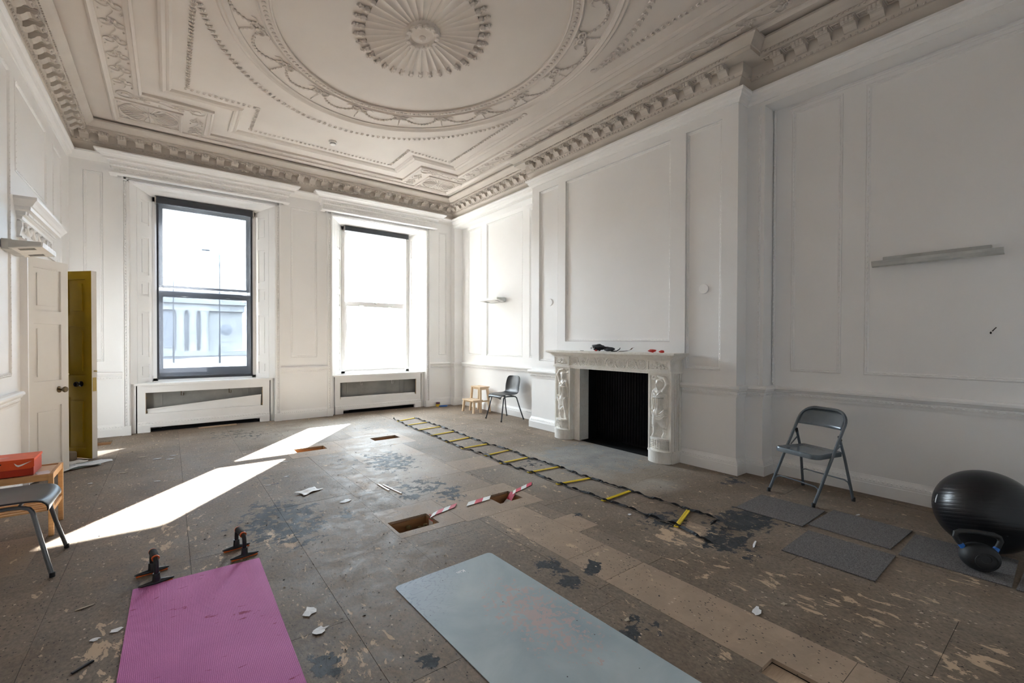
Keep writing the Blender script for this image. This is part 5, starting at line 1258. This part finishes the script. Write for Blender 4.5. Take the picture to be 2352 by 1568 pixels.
for k, (x, z) in enumerate(((.105, .040), (.075, .046))):
    MB().tube([(x+.017*math.cos(a), .046-.004*math.sin(a), z+.017*math.sin(a)) for a in [j*2*math.pi/14 for j in range(14)]], .006, 5, closed=True).build('white_mark', 'print_white', bag, smooth=True)
MB().blob((.02, .050, .010), (.024, .010, .010), 8, 5).build('red_mark', 'red_fabric', bag, smooth=True); MB().blob((-.02, .052, .006), (.016, .006, .005), 8, 5).build('white_mark', 'print_white', bag, smooth=True)
def strap_obj(name, pts, wd, mat, label, cat):
    P = [Vector(p) for p in pts]; o0 = P[0]; vs = []; fs = []
    for i, p in enumerate(P):
        d = (P[min(i+1, len(P)-1)]-P[max(i-1, 0)]).normalized(); s = Vector((1, 0, .2)).normalized()
        vs += [p-s*wd/2-o0, p+s*wd/2-o0]
    for i in range(len(P)-1): fs.append((2*i, 2*i+1, 2*i+3, 2*i+2))
    o = MB().add(vs, fs).build(name, mat, fix=False); o.location = o0; so = o.modifiers.new('thickness', 'SOLIDIFY'); so.thickness = .003
    return tag(o, label, cat)
strap_obj('strap', [(4.55, 3.70, ZS+.004), (4.55, 3.62, ZS+.008), (4.55, 3.56, ZS+.014), (4.555, 3.52, ZS+.028), (4.56, 3.498, ZS+.05), (4.57, 3.490, ZS+.054)], .035, 'brown_strap', 'dark brown curled strap on the middle of the mantelpiece', 'strap')
crumple('red_band', 'red_fabric', (4.55, 3.20, ZS), (.022, .050, .017), 12, 'crumpled red band on the right of the mantelpiece, the longer one', 'band')
crumple('red_band', 'red_fabric', (4.55, 3.08, ZS), (.02, .030, .015), 15, 'crumpled red band on the right of the mantelpiece, the shorter one', 'band')
tag(recentre(MB().rbox(4.50, 4.52, 4.28, 4.33, ZS, ZS+.006, .001).build('pen_stub', 'plastic_black')), 'thin black stub left of the pouch on the mantelpiece', 'pen')

# ------------------------------------------------------------------ litter on the floor
def scrap(x, y, rx, ry, seed, mat, label, cat, group=None, name='paper_scrap', lift=.003, rz=None):
    rg = random.Random(seed); n = 11; pts = []
    for k in range(n):
        a = 2*math.pi*k/n; q = .55+.6*rg.random(); pts.append((rx*q*math.cos(a), ry*q*math.sin(a), .0012+lift*rg.random()))
    vs = pts+[(0, 0, .002+lift*.5)]; fs = [(k, (k+1) % n, n) for k in range(n)]
    o = MB().add(vs, fs).build(name, mat, fix=False); so = o.modifiers.new('thickness', 'SOLIDIFY'); so.thickness = .0012; so.offset = 1
    o.location = (x, y, 0); o.rotation_euler = (0, 0, rg.random()*3 if rz is None else rz); return tag(o, label, cat, group)
scrap(.567, 2.456, .035, .05, 1, 'paper_white', 'torn white paper scrap between the two mats, farther one', 'paper')
scrap(.572, 2.265, .042, .028, 2, 'paper_white', 'torn white paper scrap between the two mats, nearer one', 'paper', rz=.2)
scrap(1.221, 3.975, .055, .04, 3, 'paper_white', 'small white paper piece on the dirty floor left of the pale boards', 'paper', rz=.4)
BITS = [(-.27, 6.93, .05, .018, 'white paper strip on the floor nearest the paper heap at the door'), (-.12, 6.72, .05, .016, 'left one of two white paper strips out in front of the door'), (.0, 6.62, .045, .018, 'right one of two white paper strips out in front of the door'),
 (.02, 6.80, .04, .015, 'white paper strip behind the pair in front of the door'), (-.40, 6.22, .05, .016, 'pale curled strip on the floor between the stool and the sun patch'), (-.21, 2.86, .028, .02, 'grey-white folded paper bit left of the pink mat'),
 (-.02+.0-.26, 2.83, .02, .014, 'tiny white paper bit left of the pink mat, beside a folded one'), (-.62, 2.6, .03, .012, 'pale paper bit at the left picture edge'), (-.36, 3.2, .06, .012, 'thin pale sliver left of the left push-up bar'), (.95, 5.05, .03, .012, 'small pale bit between the sun patch and the white wrapper'),
 (-.1, 5.65, .03, .012, 'small pale bit lying at the edge of the sun patch'), (1.05, 5.68, .07, .012, 'pale strip of wood fibre just before the left far hatch'), (2.6, 1.0, .02, .012, 'small pale bit on the dark board right of the light plank strip'), (2.95, 2.28, .02, .014, 'small white bit lying inside the near end of the ladder'),
 (3.2, 1.42, .075, .008, 'white stick-like sliver between the ladder end and the carpet tiles'), (2.42, 1.06, .05, .02, 'torn white scrap on the light plank strip near the front'), (1.82, 1.42, .02, .012, 'tiny white bit on the floor right of the grey-blue mat'), (4.42, 1.16, .03, .008, 'small white sliver under the folding chair'),
 (.75, 4.85, .03, .01, 'yellowish thin sliver near the white wrapper'), (-.62, 5.95, .025, .012, 'small pale bit near the white door leaf')]
for i, (x, y, a, b, lb) in enumerate(BITS): scrap(x, y, a, b, 20+i, 'paper_white' if i % 4 else 'card_tan', lb, 'paper', 'small pale paper bits scattered over the floor', lift=.003, rz=.3*math.sin(i))
# thin plastic bag, crumpled flat
def sheetobj(name, mat, loc, sx, sy, amp, seed, label, cat, rz=0, n=14, edge=None, par=None, z0=.003, tilt=None):
    rg = np.random.RandomState(seed); u, v = np.meshgrid(np.linspace(-1, 1, n), np.linspace(-1, 1, n)); ks = rg.normal(0, 2.2, (5, 2)); ph = rg.uniform(0, 6, 5)
    z = sum(np.sin(u*ks[i, 0]+v*ks[i, 1]+ph[i]) for i in range(5))/5; z = (z-z.min())*amp+z0
    x = u*sx*(1+.12*np.sin(v*3+seed)); y = v*sy*(1+.15*np.sin(u*4+seed))
    vs = [(x[j, i], y[j, i], z[j, i]) for j in range(n) for i in range(n)]; fs = [(j*n+i, j*n+i+1, (j+1)*n+i+1, (j+1)*n+i) for j in range(n-1) for i in range(n-1)]
    o = MB().add(vs, fs).build(name, mat, par, fix=False, smooth=True); so = o.modifiers.new('thickness', 'SOLIDIFY'); so.thickness = .001; o.location = loc; o.rotation_euler = (0, 0, rz) if tilt is None else (tilt[0], tilt[1], rz)
    return tag(o, label, cat) if par is None else o
sheetobj('plastic_bag', 'paper_white', (1.02, 4.42, 0), .10, .055, .013, 5, 'crumpled white plastic wrapper on the floor beside the pale boards', 'wrapper', .5)
# paper heap at the door
PP = 'loose papers heaped at the foot of the double door'
for i, (x, y, sx, sy, rz, m, lb, z) in enumerate((
    (-.70, 6.93, .15, .105, .55, 'paper_white', 'white printed sheet lying farthest into the room in front of the mustard door', .001),
    (-.80, 6.80, .15, .105, .35, 'paper_green', 'grey-green magazine lying under the other papers at the door', .011),
    (-.88, 6.74, .14, .10, .75, 'paper_white', 'white sheet tucked against the bottom of the white door leaf', .021),
    (-.90, 6.95, .13, .10, 1.1, 'paper_white', 'white sheet bent up between the two door leaves', .002),
    (-.72, 6.79, .10, .07, .25, 'paper_white', 'white leaflet on the near side of the door paper heap', .022))):
    o = sheetobj('paper_sheet', m, (x, y, 0), sx, sy, .006 if i != 3 else .05, 40+i, lb, 'paper', rz, z0=z); o['group'] = PP
cb = MB().rbox(-.11, .11, -.08, .08, 0, .09, .004).build('cardboard_folder', 'card_tan'); cb.location = (-.985, 7.27, .0); cb.rotation_euler = (0, 0, .2); tag(cb, 'brown card folder standing between the two door leaves', 'folder')
# red and white barrier tape hanging into the two near hatches, and a strip between them
def tape(pts, label, wd=.072):
    P = [Vector(p) for p in pts]; o0 = Vector((P[0].x, P[0].y, 0)); t = thing('barrier_tape', label, 'barrier tape', o0, 0, 'red and white barrier tape by the floor hatches')
    fine = [P[0]]
    for a, b in zip(P[:-1], P[1:]):
        n = max(1, int(round((b-a).length/.085))); fine += [a+(b-a)*(k/n) for k in range(1, n+1)]
    for i in range(len(fine)-1):
        a, b = fine[i]-o0, fine[i+1]-o0; d = (b-a).normalized(); s = Vector((0, 1, 0)) if abs(d.y) < .7 else Vector((1, 0, 0)); sk = Vector((.032, 0, 0)) if abs(d.z) < .6 else Vector((0, 0, 0))
        z = Vector((0, 0, .0015))
        c = [a-s*wd/2-sk, b-s*wd/2-sk, b+s*wd/2+sk, a+s*wd/2+sk]
        MB().add(c+[p+z for p in c], [(3, 2, 1, 0), (4, 5, 6, 7), (0, 1, 5, 4), (1, 2, 6, 5), (2, 3, 7, 6), (3, 0, 4, 7)]).build('stripe', 'tape_red' if i % 2 else 'tape_white', t)
    return t
tape([(1.645, 3.20, -.10), (1.648, 3.21, -.03), (1.66, 3.22, .004), (1.72, 3.25, .004), (1.93, 3.30, .004)], 'red and white tape strip hanging into the nearest open floor hatch')
tape([(2.02, 3.26, .004), (2.27, 3.28, .004)], 'red and white tape strip lying flat between the two near floor hatches')
tape([(2.40, 3.25, -.10), (2.46, 3.25, -.05), (2.512, 3.26, .004), (2.56, 3.28, .004), (2.82, 3.36, .004)], 'red and white tape strip hanging into the second floor hatch, by the ladder')
# coil of blue cable and tape roll at the far skirting
cc = tag(MB().tube([(.095*math.cos(a)*(1+.04*math.sin(a*3)), .06*math.sin(a)+.0, .010+.006*math.sin(a*.37)) for a in [k*2*math.pi/24 for k in range(72)]], .006, 6).build('cable_coil', 'blue_plastic', smooth=True), 'coil of bright blue cable on the floor below the right window end', 'cable'); cc.location = (4.66, 8.50, 0)
tr_ = thing('tape_roll', 'yellow tape roll with a dark top by the skirting beside the blue cable', 'tape roll', (4.575, 8.585, 0))
MB().lathe([(.022, 0), (.045, 0), (.045, .05), (.022, .05)], (0, 0, 0), 20).build('roll', 'yellow_tape', tr_, smooth=True); MB().lathe([(.018, .05), (.044, .05), (.042, .085), (.018, .085)], (0, 0, 0), 20).build('dark_roll', 'plum', tr_, smooth=True)
# timber offcuts
lw = tag(MB().rbox(-.26, .26, -.035, .035, 0, .018, .003).build('timber_offcut', 'raw_ply'), 'pale timber strip lying in front of the left window box', 'timber'); lw.location = (.62, 8.66, 0); lw.rotation_euler = (0, 0, .05)
tw = tag(MB().rbox(-.006, .006, -.17, .17, 0, .008, .001).build('timber_sliver', 'raw_ply'), 'long thin wood sliver beside the tar-stained pale boards', 'timber'); tw.location = (1.66, 4.02, 0); tw.rotation_euler = (0, 0, .12)
tw = tag(MB().rbox(-.008, .008, -.12, .12, 0, .008, .001).build('timber_sliver', 'raw_ply'), 'short thin wood sliver beside the tar-stained pale boards', 'timber'); tw.location = (1.615, 4.12, 0); tw.rotation_euler = (0, 0, .06)
wl = tag(MB().rbox(-.07, .07, -.03, .03, 0, .014, .004).build('white_block', 'paper_white'), 'small white block lying on the right window sill', 'block'); wl.location = (2.93, 8.86, .7455)
pa = tag(MB().rbox(-.006, .006, -.04, .04, 0, .007, .002).build('marker_pen', 'plastic_black'), 'dark pen lying on the bare floor at the far left', 'pen'); pa.location = (-.30, 2.62, 0); pa.rotation_euler = (0, 0, -.9)
# crumbs and chips of flooring too many to count
rg = random.Random(11); cr = MB(); mats_ = []
KEEP = [(-.20, .47, 0, 3.62), (1.0, 1.76, 0, 2.47), (3.22, 4.42, -.3, 1.87), (2.9, 3.6, 1.5, 7.6), (-1.1, -.5, 3.6, 5.0), (4.3, 5.1, 1.1, 2.0), (4.4, 5.1, 6.0, 8.0), (1.3, 2.9, 3.0, 3.45), (-1.1, -.5, 6.5, 7.3)]
for k in range(5200):
    x = rg.uniform(-1.0, 4.6); y = rg.uniform(.2, 8.4)
    if any(h[0]-.03 < x < h[1]+.03 and h[2]-.03 < y < h[3]+.03 for h in HOLES) or (x > XB-.3 and 2.2 < y < 5.7) or any(a < x < b and c < y < d for a, b, c, d in KEEP): continue
    s = rg.uniform(.002, .0062)*(1.7 if rg.random() < .05 else 1); a = rg.random()*6.3
    c, s_ = math.cos(a), math.sin(a); P = [(s*rg.uniform(.7, 1.6), 0), (0, s*rg.uniform(.4, .9)), (-s, s*.1), (.1*s, -s*.6)]
    vs = [(x+c*p-s_*q, y+s_*p+c*q, .0005) for p, q in P]+[(x, y, s*rg.uniform(.3, .7))]; cr.add(vs, [(0, 1, 4), (1, 2, 4), (2, 3, 4), (3, 0, 4)]); mats_ += [1 if rg.random() < .45 else 0]*4
flat('crumb_dark', (.05, .042, .036), .9); flat('crumb_pale', (.46, .36, .27), .9)
o = cr.build('floor_debris', 'crumb_dark', fix=False); o.data.materials.append(MAT['crumb_pale']); o.data.polygons.foreach_set('material_index', mats_); o['kind'] = 'stuff'; o['label'] = 'crumbs and chips of old flooring strewn over the boards'; o['category'] = 'debris'

# ------------------------------------------------------------------ the street outside
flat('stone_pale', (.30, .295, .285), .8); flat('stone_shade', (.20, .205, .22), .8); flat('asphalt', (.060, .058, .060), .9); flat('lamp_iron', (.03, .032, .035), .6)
struct(MB().box(-80, 90, -30, 120, -.36, -.33).build('floor_street', 'asphalt'))
bd = thing('stone_building', 'pale classical stone building across the street', 'building', (0, 60, -.3))
MB().box(-40, 6.8, .9, 14, 0, 7.2).build('wall', 'stone_pale', bd); MB().box(-40, 7.2, .2, 14, 5.75, 6.15).build('cornice', 'stone_pale', bd); MB().box(-40, 7.0, .5, 14, 5.0, 5.75).build('entablature', 'stone_pale', bd)
for x in (-8.4, -5.6, -2.8, .95, 2.05, 3.1): MB().lathe([(.46, 0), (.42, .3), (.36, 4.3), (.42, 4.7), (.5, 5.0)], (x, .6, 0), 16).build('column', 'stone_pale', bd, smooth=True)
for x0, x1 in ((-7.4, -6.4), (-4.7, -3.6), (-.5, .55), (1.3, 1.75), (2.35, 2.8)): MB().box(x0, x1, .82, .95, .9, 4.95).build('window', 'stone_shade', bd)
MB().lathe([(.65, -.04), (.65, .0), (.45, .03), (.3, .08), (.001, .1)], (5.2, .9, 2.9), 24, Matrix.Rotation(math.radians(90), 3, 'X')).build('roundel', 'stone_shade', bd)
MB().box(-40, 7.4, -.8, 14, 0, .55).build('step', 'stone_pale', bd)
def street_lamp(x, y, h, r, label):
    t = thing('street_lamp', label, 'street lamp', (x, y, -.3))
    MB().lathe([(r*1.9, 0), (r*1.8, 1.3), (r*1.1, 1.5), (r*.8, h), (.001, h)], (0, 0, 0), 12).build('post', 'lamp_iron', t, smooth=True)
    MB().tube([(0, 0, h), (-.2, 0, h+.12), (-.7, 0, h+.15)], r*.6, 8).build('arm', 'lamp_iron', t); MB().rbox(-1.1, -.6, -.12, .12, h+.1, h+.2, .03).build('lantern', 'lamp_iron', t)
street_lamp(3.0, 40, 8.2, .035, 'slim street lamp seen outside the left window, right post'); street_lamp(.25, 42, 6.2, .032, 'slim street lamp seen outside the left window, left post')
def sky_block_terrace(x0, x1, y, h, label):  # unseen house rows, added to keep low sky light off the side walls
    t = thing('sky_block_terrace', label, 'building', ((x0+x1)/2, y, -.3)); w = (x1-x0)/2
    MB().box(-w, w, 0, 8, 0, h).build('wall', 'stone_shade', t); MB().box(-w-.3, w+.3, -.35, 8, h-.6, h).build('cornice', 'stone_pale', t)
    nb_ = int(2*w/3)
    for fl_ in range(int((h-1.5)/3.6)):
        for k in range(nb_): MB().box(-w+(k+.5)*2*w/nb_-.6, -w+(k+.5)*2*w/nb_+.6, -.06, .02, 1.2+fl_*3.6, 3.3+fl_*3.6).build('window', 'lamp_iron', t)
sky_block_terrace(-46, -11, 34, 16, 'unseen tall row of houses added on the left to block low sky light'); sky_block_terrace(22, 60, 34, 15, 'unseen tall row of houses added on the right to block low sky light')

mb = MB(); mb.blob((XR+.004, .508, 1.478), (.004, .006, .010), 8, 5); mb.tube([(XR+.004, .50, 1.49), (XR+.004, .485, 1.512), (XR+.004, .478, 1.52)], [.004, .003, .004], 5); mb.build('scuff_mark', 'crumb_dark', w_right)
